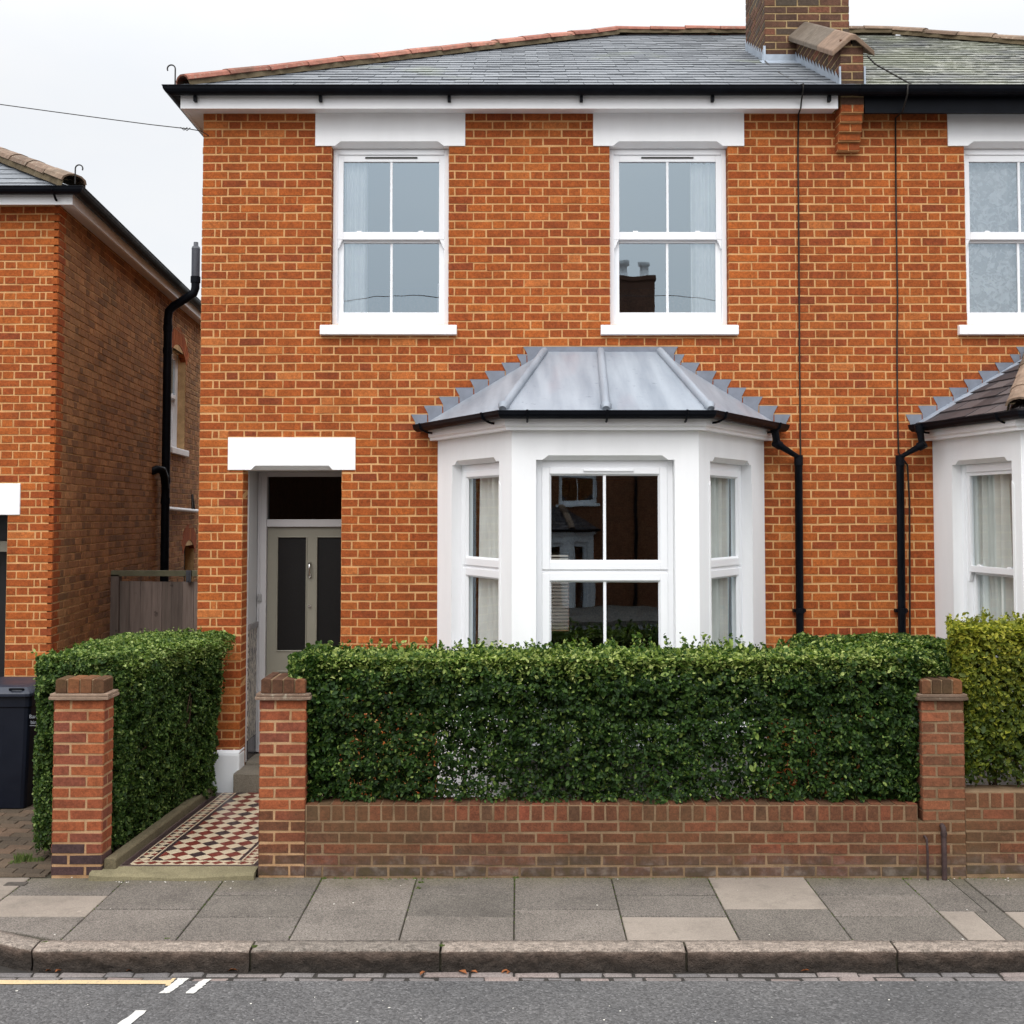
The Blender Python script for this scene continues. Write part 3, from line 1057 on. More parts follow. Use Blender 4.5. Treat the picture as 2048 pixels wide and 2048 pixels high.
    lead = roofing == 'lead'
    for pl in planes:
        n = (pl[1] - pl[0]).cross(pl[2] - pl[0]).normalized()
        if n.z < 0:
            n = -n
        mb.prism([p - n * .001 for p in pl], -n * .022)
    if lead:
        mb_deck = mb
        roof = mb.build('bay_roof', M['lead'], house)
        tm, em = t0.lerp(t1, .487), e1.lerp(e2, .497)
        for a, b in ((t0, e1), (tm, em), (t1, e2)):
            r = MB()
            d = (b - a).normalized()
            up = Vector((0, 0, .014))
            r.tube([a + d * .03 + up, a.lerp(b, .5) + up, b - d * .05 + up], [.033, .034, .034], 10)
            r.tube([b - d * .07 + up, b - d * .045 + up * 1.3, b - d * .012 + up * .4], [.036, .046, .03], 10)
            r.build('lead_roll', M['lead'], roof)
    else:
        roof = mb.build('bay_roof', M['slate_dark'], house)
        sl = MB()
        for pl in planes:
            O = pl[0]
            U = (pl[1] - pl[0]).normalized()
            n = U.cross(pl[2] - pl[0]).normalized()
            if n.z < 0:
                n = -n
            V = n.cross(U).normalized()
            pu = [((p - O).dot(U), (p - O).dot(V)) for p in pl]
            slates(sl, O + n * .004, U, V, pu, .25, .17, .012)
        sl.build('slate_covering', M['slate_dark'], roof)
        r = MB()
        ridge_tiles(r, e1 + Vector((0, 0, .01)), t0, .33, .10, .03, 0, 1, 5)
        r.build('hip_tile', [M['terracotta_old'], M['mortar_ridge']], roof)
        r = MB()
        ridge_tiles(r, e2 + Vector((0, 0, .01)), t1, .33, .10, .03, 0, 1, 6)
        r.build('hip_tile', [M['terracotta_old'], M['mortar_ridge']], roof)
    # stepped flashing let into the brickwork, mirrored on the other side
    if flash:
        tips = [(823, 829), (848.5, 811.5), (878.5, 793.5), (911, 775.5), (940.5, 759), (970, 742), (1003.5, 725.5), (1034, 709), (1047, 693.5)]
        base = HX(1202, 760, 10)
        for sg in (-1, 1):
            fl = MB()
            tp = []
            for x, y in tips:
                h = H(x, y, 10)
                tp.append((abs(h.x - base), h.z))
            ew, tw = abs(R_[0][0] - uc), abs(T[0][0] - uc)

            def roofz(w):
                t = (ew - w) / (ew - tw)
                return zw + (ztp - zw) * min(1.0, max(0, t))
            for i in range(len(tp) - 1):
                w0, z0 = tp[i]
                w1 = tp[i + 1][0] - .03
                p = [(w0, z0), (w0 - .038, max(z0 - .072, roofz(w0 - .038) - .02)), (w0 - .042, roofz(w0 - .042) - .03), (w1, roofz(w1) - .03), (w1, z0)]
                pl = [fr(uc + sg * w, z, .0095) for w, z in p]
                if sg > 0:
                    pl = pl[::-1]
                fl.prism(pl, -fr.nd * .004)
            w0, z0 = tp[-1]
            p = [(w0, z0), (w0 - .035, z0 - .06), (w0 - .04, roofz(w0 - .04) - .03), (tw, ztp - .03), (0, ztp - .03), (0, z0)]
            pl = [fr(uc + sg * w, z, .0092) for w, z in p]
            if sg > 0:
                pl = pl[::-1]
            fl.prism(pl, -fr.nd * .004)
            if not lead:
                a, b = (e0, t0) if sg < 0 else (e3, t1)
                dn = Vector((0, 0, 0))
                oo = (e1 - e0).normalized() if sg < 0 else (e2 - e3).normalized()
                fl.prism([a + oo * .002 + Vector((0, 0, .018)), a + oo * .12 + Vector((0, 0, .02)), b + oo * .12 + Vector((0, 0, -.015)), b + Vector((0, 0, .018))], (0, 0, .003), 1)
            fl.build('flashing', [M['lead_dull'], M['lead_new']], roof)
    return E, zgut, wins, zg, zb


# ------------------------------------------------------------------ shared numbers of the pair
F0 = frame((0, 10, 0), (1, 0, 0), (0, -1, 0))
XL = HX(407, 260, 10)
XP = HX(1700, 260, 9.93)
XR = 2 * XP - XL
ZPH = HZ(292.5, 10)          # a bed joint: underside of the upper lintels
ZS = HZ(228, 10)             # top of visible wall
ZTOPW = ZS + .06
# eaves and roof
YE = 9.74
ZE = HZ(173.5, YE)
XE = HX(352, 172, YE)


def solve_hip(px, py):
    lo, hi = 1.0, 9.0
    for _ in range(60):
        m_ = (lo + hi) / 2
        p = H(px, py, YE + m_)
        if p.x - XE < m_:
            hi = m_
        else:
            lo = m_
    return lo, H(px, py, YE + lo).z


HIP, ZR = solve_hip(1230, 72)
PITCH = math.atan2(ZR - ZE, HIP)
print('hip run', HIP, 'ridge z', ZR, 'pitch', math.degrees(PITCH), 'XL,XP', XL, XP, 'ZS', ZS)


def roof_z(y):
    return ZE + (y - YE) * math.tan(PITCH)


W1 = dict(u0=HX(662, 470, 10), u1=HX(897.5, 470, 10))
W2 = dict(u0=HX(1219.5, 470, 10), u1=HX(1457, 470, 10))
_c = HX(2049.5, 470, 10)
_w = (W2['u1'] - W2['u0']) / 2
W3 = dict(u0=_c - _w, u1=_c + _w)
WZ0, WZ1 = HZ(649.5, 10), HZ(292.5, 10)
WG = (HZ(324.6, 10.1), HZ(464.6, 10.1), HZ(481.7, 10.12), HZ(625.3, 10.14))
LH = HZ(283.5, 10)
SILL = (HZ(669, 9.95), HZ(649.5, 9.95))
DOOR = dict(u0=HX(484.5, 1050, 10), u1=HX(683, 1050, 10), z0=.16, z1=HZ(939.7, 10))
DL = dict(u0=HX(456.6, 907, 10), u1=HX(711, 907, 10), z0=HZ(939.7, 10), z1=HZ(875, 10), zn=HZ(931.3, 10))
UC1 = HX(1202, 1000, 10)
UC2 = UC1 + 991 / 226.7


def upper_lintel(w, house):
    a, d = w['u0'] - .145, w['u1'] + .145
    mb = MB()
    n0, n1, n2, n3 = w['u0'] + .03, w['u0'] + .085, w['u1'] - .1, w['u1'] - .045
    solid_wall(mb, F0, (a, d), (WZ1, ZTOPW), [(n0, n3, WZ1 - .01, LH)], .014, -.16)
    notch(mb, F0, n0, n1, n2, n3, WZ1, LH, .014, .055, -.16)
    return mb.build('lintel', M['render'], house, bevel=0.0)


def cable_down(pts, house, r=.0075):
    mb = MB()
    mb.tube(pts, r, 6)
    return mb.build('cable', M['cable'], house)


def downpipe(px_top, py_top, px, py_bend, house, ysurf=9.9, zbot=.05, knee=None):
    """swan neck from a gutter outlet to a straight pipe on the wall"""
    mb = MB()
    pts = knee + [Vector((HX(px, py_bend, 9.93), 9.93, HZ(py_bend, 9.93))), Vector((HX(px, 1100, 9.93), 9.93, zbot))]
    mb.tube(pts, .0335, 12)
    for i in range(len(knee)):
        mb.tube([pts[i].lerp(pts[i + 1], .0) - (pts[i + 1] - pts[i]).normalized() * .03, pts[i] + (pts[i + 1] - pts[i]).normalized() * .035], .039, 12)
    q = pts[-2]
    mb.tube([q + Vector((0, 0, .02)), q - Vector((0, 0, .07))], .039, 12)
    p = mb.build('downpipe', M['black'], house)
    for zz in (1.62, .7):
        b = MB()
        b.tube([Vector((q.x, 9.93, zz)), Vector((q.x, 9.93, zz + .045))], .0395, 12)
        b.box(q.x - .055, q.x + .055, 9.945, 9.99, zz + .008, zz + .036)
        b.build('pipe_clip', M['black'], p)
    return p


# ================================================================== MAIN HOUSE
house = thing('brick_house', (XL, 10, 0), 'orange brick house with white lead-roofed bay window and tiled path to its sage door', 'house', 'brick houses on the street')
bayhole = (UC1 - BHW + .012, UC1 + BHW - .012, -1, HZ(845, 9.99))
openings = [(W1['u0'], W1['u1'], WZ0, WZ1), (W2['u0'], W2['u1'], WZ0, WZ1), (DOOR['u0'], DOOR['u1'], -1, DOOR['z1'])]
lint = [(w['u0'] - .145, w['u1'] + .145, WZ1, 99) for w in (W1, W2)] + [(DL['u0'], DL['u1'], DL['z0'], DL['z1'])]
sills = [(w['u0'] - .085, w['u1'] + .075, SILL[0], SILL[1]) for w in (W1, W2)]
plinth = []
mb = MB()
bayin = (UC1 - BHW + .2, UC1 + BHW - .2, .5, 3.0)
solid_wall(mb, F0, (XL + .002, XP), (0, ZTOPW), openings + lint + [bayin], 0, -.30, 1)


def soldier(uv):
    return uv


bricks(mb, F0, XL, XP, 0, ZTOPW, openings + lint + sills + [bayhole], flemish, ZPH, urel=XL, tooth=(False, True))
# returns of the porch opening and of the window reveals
for u, z0, z1, dep, sg in ((DOOR['u0'], .1, DOOR['z1'], .19, 1), (W1['u0'], WZ0, WZ1, .075, 1), (W2['u0'], WZ0, WZ1, .075, 1), (W1['u1'], WZ0, WZ1, .075, -1), (W2['u1'], WZ0, WZ1, .075, -1), (DOOR['u1'], .1, DOOR['z1'], .19, -1)):
    f = frame((u, 10, 0), (0, 1, 0), (sg, 0, 0))
    bricks(mb, f, 0.0, dep, z0, z1, [], lambda r, a, b: [(a, b)], ZPH, proud=.002)
wall = mb.build('wall', [M['brick'], M['mortar']], house)

# left flank, rear and inner floor
mb = MB()
mb.box(XL, XL + .28, 10.305, YE + 2 * HIP - .3, 0, ZTOPW, 0)
fs = frame((XL, 10.0, 0), (0, 1, 0), (-1, 0, 0))
bricks(mb, fs, .0, 8.0, 0, ZTOPW, [], flemish, ZPH)
mb.build('side_wall', [M['brick_brown'], M['mortar_brown']], house)
mb = MB()
YB = YE + 2 * HIP - .35
RW = (HX(1099, 1180, YB), HX(1138, 1180, YB), HZ(1262, YB), HZ(1105, YB))
fb = frame((0, YB + .3, 0), (1, 0, 0), (0, -1, 0))
solid_wall(mb, fb, (XL + .281, XP - .002), (0, ZTOPW), [RW], .3, 0)
mb.build('rear_wall', M['brick_brown'], house)
mb = MB()
mb.box(XL + .281, XP - .102, 10.305, YB - .005, 3.02, 3.2)
mb.box(XL + .281, XP - .102, 10.305, YB - .005, .12, .24)
mb.box(HX(745, 1000, 10.6), HX(745, 1000, 10.6) + .1, 10.31, YB - .005, .241, 3.019)
mb.box(.0, .1, 11.6, YB - .005, 3.201, ZTOPW - .1)
mb.box(XL + .281, XP - .102, 10.305, YB - .005, ZTOPW - .09, ZTOPW - .02)
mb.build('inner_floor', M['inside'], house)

upper_lintel(W1, house)
upper_lintel(W2, house)
mb = MB()
n = [HX(q, 935, 10) for q in (502.7, 511, 658, 665.8)]
solid_wall(mb, F0, (DL['u0'], DL['u1']), (DL['z0'], DL['z1']), [(n[0], n[3], DL['z0'] - .01, DL['zn'])], .014, -.30)
notch(mb, F0, *n, DL['z0'], DL['zn'], .014, .05, -.30)
mb.build('lintel', M['render'], house)
for w in (W1, W2):
    sash_window(F0, w['u0'] + .004, w['u1'] - .004, WZ0, WZ1 - .003, house, WG, (w['u0'] - .085, w['u1'] + .075, SILL[0], SILL[1]))

# porch and front door
YD = 10.56
fd = frame((0, YD, 0), (1, 0, 0), (0, -1, 0))
zd0 = .30
x_in = HX(494, 1100, 10.2)
mb = MB()
solid_w = HX(499.0, 1100, 10.19)
solid_w = DOOR['u0'] + .012
DXR = DOOR['u1'] + .135
mb.box(DOOR['u0'] - .08, solid_w, 10.195, YD + .02, zd0 - .02, DOOR['z1'] + .3)
mb.box(DXR, DXR + .08, 10.302, YD + .02, zd0 - .02, DOOR['z1'] + .3)
mb.box(solid_w + .001, DXR - .001, 10.301, YD + .02, DOOR['z1'] + .001, DOOR['z1'] + .06)
porch = mb.build('porch_wall', M['porch'], house)
zdt = HZ(1245, 10.4)
mb = MB()
for sg, xx in ((1, solid_w),):
    mb.box(min(xx, xx + sg * .008), max(xx, xx + sg * .008), 10.20, YD - .05, zd0 + .17, zdt - .05, 0)
    mb.box(min(xx, xx + sg * .010), max(xx, xx + sg * .010), 10.20, YD - .05, zd0 - .0, zd0 + .168, 1)
    mb.box(min(xx, xx + sg * .022), max(xx, xx + sg * .022), 10.197, YD - .05, zdt - .048, zdt, 2)
mb.build('dado_panel', [M['dado'], M['dado_dark'], simple('grey_dado_rail', lin(124, 120, 120), .4)], porch)

xf0, xf1 = solid_w + .004, DXR - .004
zt0, zt1 = HZ(1053.6, YD), HZ(1038.7, YD)
zft = HZ(953.5, YD)
mb = MB()
xs = HX(533.3, 1200, YD)
rs = xf1 - (xs - xf0)
mb.box(xf0, xs, YD - .04, YD + .09, zd0, DOOR['z1'])
mb.box(rs, xf1, YD - .04, YD + .09, zd0, DOOR['z1'])
mb.box(xs + .0005, rs - .0005, YD - .03, YD + .09, zt0, zt1)
mb.box(xs + .0005, rs - .0005, YD - .035, YD + .09, zft, DOOR['z1'])
mb.box(xf0 + .02, xf0 + .034, YD - .047, YD - .04, zd0, DOOR['z1'] - .05)
dfr = mb.build('door_frame', M['doorframe'], house, bevel=.006)
pane(fd, xs - .004, rs + .004, zt1 - .004, zft + .004, -.03, dfr, 'glass_fan').name = 'fanlight_pane'
mb = MB()
dx0, dx1, dz0, dz1 = xs + .003, rs - .003, zd0 + .02, zt0 - .004
g = [HX(554.8, 1200, YD), HX(611, 1200, YD)]
gl0, gl1 = g
gr0, gr1 = dx1 - (gl1 - dx0), dx1 - (gl0 - dx0)
zgt, zgb = HZ(1075, YD), HZ(1300.7, YD)
solid_wall(mb, fd, (dx0, dx1), (dz0, dz1), [(gl0, gl1, zgb, zgt), (gr0, gr1, zgb, zgt)], -.004, -.05)
for a, b in ((gl0, gl1), (gr0, gr1)):       # glazing beads and lower raised panels
    for q in ((a - .012, a, zgb - .012, zgt + .012), (b, b + .012, zgb - .012, zgt + .012)):
        mb.fbox(fd, q[0], q[1], q[2], q[3], -.004, .004)
    mb.fbox(fd, a, b, zgt, zgt + .012, -.004, .004)
    mb.fbox(fd, a, b, zgb - .012, zgb, -.004, .004)
    zp = HZ(1341, YD)
    for q in ((a, b, zp - .018, zp), (a, b, dz0 + .12, dz0 + .138), (a, a + .018, dz0 + .1385, zp - .0185), (b - .018, b, dz0 + .1385, zp - .0185)):
        mb.fbox(fd, *q, -.004, .006)
door = mb.build('door', M['door'], house, bevel=.003)
pane(fd, gl0 - .003, gl1 + .003, zgb - .003, zgt + .003, -.022, door, 'glass_frost')
pane(fd, gr0 - .003, gr1 + .003, zgb - .003, zgt + .003, -.022, door, 'glass_frost')
mb = MB()
kx, kz0, kz1 = HX(620, 1140, YD), HZ(1155.5, YD), HZ(1125, YD)
mb.tube([Vector((kx, YD - .003, kz1)), Vector((kx, YD - .03, kz1 - .008)), Vector((kx, YD - .045, (kz0 + kz1) / 2 + .02)), Vector((kx, YD - .03, kz0 + .03)), Vector((kx, YD - .01, kz0 + .02))], [.012, .011, .008, .011, .012], 8)
mb.tube([Vector((kx + .012 * math.cos(a), YD - .018, kz0 + .022 + .018 * math.sin(a))) for a in [2 * math.pi * k / 10 for k in range(11)]], .005, 6)
mb.build('knocker', M['chrome'], door)
mb = MB()
mb.tube([Vector((kx, YD - .004, HZ(1212, YD))), Vector((kx, YD - .014, HZ(1212, YD)))], .012, 12)
mb.build('lock', M['chrome'], door)
mb = MB()
bx, bz = HX(519.5, 1195, YD - .045), HZ(1195, YD)
mb.box(bx - .017, bx + .017, YD - .062, YD - .0405, bz - .036, bz + .036)
mb.tube([Vector((bx, YD - .061, bz - .01)), Vector((bx, YD - .066, bz - .01))], .009, 12)
mb.build('doorbell', simple('grey_bell_push', lin(150, 148, 146), .4), house, bevel=.004)

# white plinth of the door pier, step and threshold of the door
mb = MB()
px0, px1 = HX(431, 1530, 9.93), HX(491, 1530, 9.93)
mb.box(XL - .03, DOOR['u0'] + .006, 9.955, 10.16, .0, .40)
mb.prism([(XL - .03, 9.955, .4005), (XL - .03, 9.999, .43), (XL - .03, 10.16, .43), (XL - .03, 10.16, .4005)], (DOOR['u0'] + .006 - XL + .03, 0, 0))
mb.build('plinth', M['render'], house, bevel=.012)
mb = MB()
mb.box(DOOR['u0'] - .01, DOOR['u1'] + .01, 9.82, 10.162, .0, .262)
mb.box(DOOR['u0'] + .0125, DXR - .002, 10.302, YD - .045, .0, .29)
mb.box(DOOR['u0'] + .0125, DOOR['u1'] - .002, 10.163, 10.3015, .0, .29)
mb.build('door_step', M['step'], house, bevel=.008)

# bay
E1, ZG1, wins1, zg1, zb1 = bay(F0, UC1, house, 'casement', 'lead', fo=-.056)

# eaves: fascia, soffit, gutter
zfb, zft_ = HZ(217, 9.8), HZ(194, 9.8)
XF = HX(361, 207, 9.8)
XFR = HX(1676, 207, 9.8)
YS = YB
mb = MB()
mb.box(XF, XFR, 9.8, 9.822, zfb, zft_ + .03)
mb.box(XF + .0005, XF + .0225, 9.8225, YS, zfb, zft_ + .03)
mb.build('fascia', M['fascia'], house)
mb = MB()
zso = ZS + .004
mb.prism([(XF + .023, 9.8225, zfb + .012), (XFR, 9.8225, zfb + .012), (XFR, 10.0, zso), (XL, 10.0, zso), (XF + .023, 9.8225, zfb + .012)][:4], (0, 0, .012))
mb.prism([(XF + .023, 9.8225, zfb + .012), (XL, 10.0, zso), (XL, YS, zso), (XF + .023, YS, zfb + .012)], (0, 0, .012))
mb.build('soffit', M['fascia'], house)
zg_ = HZ(176.5, 9.74)
mb = MB()
gx = XF - .062
mb.sweep([(gx, YS, zg_), (gx, 9.738, zg_), (XP + .02, 9.738, zg_)], gutter_prof(.062))
gut = mb.build('gutter', M['black'], house)
for px in (389, 640, 898, 1163, 1426, 1660):
    mb = MB()
    x = HX(px, 198, 9.75)
    mb.box(x - .013, x + .013, 9.755, 9.7995, zg_ - .105, zg_ - .052)
    mb.build('bracket', M['black'], gut)

# roof
tp = math.tan(PITCH)
XRL = XE + HIP
XPL = HX(1679, 172, 9.78)
mb = MB()
O = Vector((XE, YE, ZE))
Rt = Vector((0, math.cos(PITCH), math.sin(PITCH)))
A1 = Vector((XRL, YE + HIP, ZR))
mb.poly([O, (XP, YE, ZE), (XP, YE + HIP, ZR), A1])
mb.poly([(XE, YE + 2 * HIP, ZE), O, A1])
mb.poly([(XP, YE + 2 * HIP, ZE), (XE, YE + 2 * HIP, ZE), A1, (XP, YE + HIP, ZR)])
roof = mb.build('roof', M['slate'], house)
CHX0, CHX1, CHY0, CHY1 = HX(1529.5, 80, 11.35), HX(1699, 80, 11.35), 11.35, 12.3
mb = MB()
Ls = HIP / math.cos(PITCH)
slates(mb, O + Vector((0, 0, .006)), (1, 0, 0), Rt, [(0, 0), (XP - XE - .0, 0), (XP - XE, Ls), (HIP, Ls)], .255, .195)
mb.build('slate_covering', M['slate'], roof)
mb = MB()
slates(mb, O + Vector((0, 0, .006)) + Vector((0, 2 * HIP, 0)), (0, -1, 0), Vector((math.cos(PITCH), 0, math.sin(PITCH))), [(0, 0), (2 * HIP, 0), (HIP, Ls)], .255, .195)
mb.build('slate_covering', M['slate'], roof)
mb = MB()
ridge_tiles(mb, O + Vector((.05, .05, .03)), A1 + Vector((0, 0, .02)), .45, .105, .03, 0, 1, 3)
ridge_tiles(mb, A1 + Vector((0, 0, .02)), Vector((XP, YE + HIP, ZR + .02)), .45, .105, .03, 0, 1, 4)
ridge_tiles(mb, Vector((XE, YE + 2 * HIP, ZE + .03)), A1 + Vector((0, 0, .02)), .45, .105, .03, 0, 1, 8)
mb.build('ridge_tile', [M['terracotta'], M['mortar_ridge']], roof)


def hip_iron(p, sg, parent):
    mb = MB()
    x, y, z = p
    pts = [(x, y, z - .02), (x, y, z + .11)]
    for k in range(9):
        a = math.radians(0 + 26 * k)
        pts.append((x - sg * (.035 - .035 * math.cos(a)), y, z + .125 + .035 * math.sin(a)))
    mb.tube(pts, .0065, 6)
    return mb.build('hip_iron', M['iron'], parent)


hip_iron((XE - .005, YE - .01, ZE + .03), 1, roof)

# party parapet with corbel, coping and flashings
PX0, PX1 = HX(1680.5, 130, 9.8), HX(1727.5, 130, 9.8)
PY1 = CHY0
zap = HZ(84, 9.8)
mb = MB()
zco = lambda y: zap + (y - 9.8) * tp * .95
pl = [(PX0 + .004, 9.804, ZS - .02), (PX0 + .004, PY1, ZS - .02), (PX0 + .004, PY1, zco(PY1) - .02), (PX0 + .004, 9.804, zap - .02)]
mb.prism(pl, (PX1 - PX0 - .008, 0, 0), 1)
ff = frame((0, 9.804, 0), (1, 0, 0), (0, -1, 0))
bricks(mb, ff, PX0, PX1, ZS, zap + .03, [], lambda r, a, b: [(a, (a + b) / 2), ((a + b) / 2, b)] if r % 2 else [(a, b)], ZPH)
for xx, sg in ((PX0 + .004, -1), (PX1 - .004, 1)):
    f = frame((xx, 9.8, 0), (0, 1, 0), (sg, 0, 0))
    for r in range(40):
        c0 = ZPH + r * .075
        y0 = max(0.0, (c0 - zap + .1) / tp)
        y = y0
        if y0 > 1.55:
            break
        k = r % 2
        y = 0.0
        cells = flemish(r, 0, 1.55)
        for a, b in cells:
            if (zco(9.8 + a) > c0 + .06) and (roof_z(9.8 + b) < c0 + .09):
                one_brick(mb, f, a, b, c0, c0 + .075, .0105, .0035, 0, RND.random(), .0015)
par = mb.build('parapet', [M['brick_chimney'], M['mortar_chimney']], house)
# corbel: brick courses stepping out of the wall under the gutter
mb = MB()
nst = 5
for k in range(nst):
    z1 = ZS + .02 - k * .075 + .0
    z0 = z1 - .075
    y0 = 9.80 + .034 * k
    sh = -.018 * 0
    mb.box(PX0 + .006 - .0, PX1 - .006, y0 + .006, 10.0, z0, z1, 1)
    f = frame((0, y0 + .004, 0), (1, 0, 0), (0, -1, 0))
    if k % 2 == 0:
        one_brick(mb, f, PX0, (PX0 + PX1) / 2, z0, z1, .009, .004, 0, RND.random(), .002)
        one_brick(mb, f, (PX0 + PX1) / 2, PX1, z0, z1, .009, .004, 0, RND.random(), .002)
    else:
        one_brick(mb, f, PX0 + .0, PX1, z0, z1, .012, .006, 0, RND.random(), .002)
    for xx, sg in ((PX0 + .006, -1), (PX1 - .006, 1)):
        f = frame((xx, y0 + .004, 0), (0, 1, 0), (sg, 0, 0))
        one_brick(mb, f, 0, 10.0 - y0, z0, z1, .012, .004, 0, RND.random(), .002)
mb.build('corbel', [M['brick'], M['mortar']], par)
# saddleback coping following the slope
mb = MB()
cx = (PX0 + PX1) / 2
dirv = Vector((0, 1, tp * .95)).normalized()
L = (PY1 - 9.8) / dirv.y
for i, (a, b) in enumerate(((-.06, .52), (.524, 1.05), (1.054, L))):
    p = Vector((cx, 9.8, zap)) + dirv * a
    hw = .185
    sec = [(-hw, -.125), (-hw, -.075), (-.02, .075), (.02, .075), (hw, -.075), (hw, -.125), (0.02, .02), (-.02, .02)]
    mb.prism([p + Vector((sx, 0, sz)) for sx, sz in sec], dirv * (b - a), 0, RND.random())
mb.build('coping', M['coping'], par, bevel=.008)
# soakers and stepped lead at the foot of the parapet and beside the stack
fl = MB()


def step_lead(mb, x, y0, y1, sg, h=.105, n=14):
    for i in range(n):
        a = y0 + (y1 - y0) * i / n
        b = y0 + (y1 - y0) * (i + 1) / n
        z0 = roof_z(a)
        z1 = roof_z(b)
        pts = [(x, a, z0 - .02), (x, b, z1 - .02), (x, b, z1 + h * .55), (x, b - .006, z1 + h * 1.05), (x, a, z0 + h * .55)]
        mb.prism(pts if sg > 0 else pts[::-1], (sg * .004, 0, 0), 0, RND.random())


step_lead(fl, PX0 - .006, 9.82, PY1, -1)
fl.box(PX0 - .012, PX0 + .002, 9.785, 9.805, ZE - .01, ZE + .20)
fl.build('flashing', M['lead_new'], par)
fl = MB()
step_lead(fl, PX1 + .006, 9.82, PY1, 1)
fl.box(PX1 - .002, PX1 + .012, 9.785, 9.805, ZE - .01, ZE + .20)
fl.build('flashing', M['lead_new'], par)

# chimney stack
mb = MB()
zc0, zc1 = roof_z(CHY0) - .1, roof_z(CHY0) + 2.1
mb.box(CHX0 + .004, CHX1 - .004, CHY0 + .004, CHY1, zc0, zc1, 1)
f = frame((0, CHY0 + .004, 0), (1, 0, 0), (0, -1, 0))
bricks(mb, f, CHX0, CHX1, zc0, zc1, [], lambda r, a, b: stretcher(r, a, b), ZPH + .02)
f = frame((CHX0 + .004, CHY0, 0), (0, 1, 0), (-1, 0, 0))
bricks(mb, f, 0, CHY1 - CHY0, zc0, zc1, [], lambda r, a, b: stretcher(r + 1, a, b), ZPH + .02)
f = frame((CHX1 - .004, CHY0, 0), (0, 1, 0), (1, 0, 0))
bricks(mb, f, 0, CHY1 - CHY0, zc0, zc1, [], lambda r, a, b: stretcher(r + 1, a, b), ZPH + .02)
chim = mb.build('chimney', [M['brick_chimney'], M['mortar_chimney']], house)
fl = MB()
step_lead(fl, CHX0 - .003, CHY0, CHY1, -1, .12, 9)
fl.box(CHX0 - .03, PX0 - .002, CHY0 - .009, CHY0 - .003, roof_z(CHY0) - .02, roof_z(CHY0) + .085)
fl.prism([(CHX0 - .06, CHY0 - .15, roof_z(CHY0 - .15) + .016), (PX0 - .003, CHY0 - .15, roof_z(CHY0 - .15) + .016), (PX0 - .003, CHY0 - .004, roof_z(CHY0) + .02), (CHX0 - .06, CHY0 - .004, roof_z(CHY0) + .02)], (0, 0, .004))
fl.box(CHX0 - .02, CHX0 + .004, CHY0 - .02, CHY0 - .0095, roof_z(CHY0) - .02, roof_z(CHY0) + .17)
fl.build('flashing', M['lead_new'], chim)

# cable down the wall and over the roof
yc = 9.984
cable_down([H(1530, 122, 11.28) + Vector((0, 0, .0)), H(1545, 138, 10.9), H(1562, 148, 10.45), H(1578, 158, 10.15), H(1597, 171, 9.76), (HX(1606, 173, 9.68), 9.665, zg_ + .01), (HX(1605, 196, 9.68), 9.67, zg_ - .06), (HX(1603, 205, 9.78), 9.79, HZ(205, 9.79)), (HX(1601, 218, 9.8), 9.79, zfb + .004), H(1597, 229, yc), H(1596, 300, yc), H(1597.5, 480, yc), H(1599, 700, yc), H(1600, 800, yc), H(1600.5, 868, yc), H(1601, 910, yc)], house)
kn = [Vector((HX(1553, 868, 9.72), 9.80, ZG1 - .03)), Vector((HX(1555, 885, 9.8), 9.81, HZ(888, 9.8))), ]
downpipe(0, 0, 1597, 915, house, knee=kn)
# ================================================================== RIGHT-HAND NEIGHBOUR
nb = thing('brick_house', (XP, 10, 0), 'adjoining brick house at the right edge with black fascia, lace curtains and slate-roofed bay', 'house', 'brick houses on the street')
mb = MB()
bayhole2 = (UC2 - BHW + .012, UC2 + BHW - .012, -1, HZ(845, 9.99))
op2 = [(W3['u0'], W3['u1'], WZ0, WZ1)]
# mirrored second upper window, out of the picture but on the same wall
_m = 2 * XP - (W1['u0'] + W1['u1']) / 2
W4 = dict(u0=_m - _w, u1=_m + _w)
op2.append((W4['u0'], W4['u1'], WZ0, WZ1))
lint2 = [(w['u0'] - .145, w['u1'] + .145, WZ1, 99) for w in (W3, W4)]
sill2 = [(w['u0'] - .085, w['u1'] + .075, SILL[0], SILL[1]) for w in (W3, W4)]
solid_wall(mb, F0, (XP + .0005, XR), (0, ZTOPW), op2 + lint2 + [(UC2 - BHW + .2, UC2 + BHW - .2, .5, 3.0)], 0, -.30, 1)
bricks(mb, F0, XP, XR, 0, ZTOPW, op2 + lint2 + sill2 + [bayhole2], flemish, ZPH, urel=XL, tooth=(True, False))
for w in (W3, W4):
    for u, sg in ((w['u0'], 1), (w['u1'], -1)):
        f = frame((u, 10, 0), (0, 1, 0), (sg, 0, 0))
        bricks(mb, f, 0.0, .075, WZ0, WZ1, [], lambda r, a, b: [(a, b)], ZPH, proud=.002)
mb.build('wall', [M['brick'], M['mortar']], nb)
mb = MB()
mb.box(XP - .1, XP + .1, 10.302, YB, 0, ZTOPW)
mb.box(XR - .28, XR, 10.302, YB, 0, ZTOPW)
mb.box(XP + .101, XR - .281, YB, YB + .3, 0, ZTOPW)
mb.build('side_wall', M['brick_brown'], nb)
mb = MB()
mb.box(XP + .102, XR - .281, 10.305, YB - .005, 3.02, 3.2)
mb.box(XP + .102, XR - .281, 10.305, YB - .005, .12, .24)
mb.box(XP + .102, XR - .281, 10.305, YB - .005, ZTOPW - .09, ZTOPW - .02)
mb.build('inner_floor', M['inside'], nb)
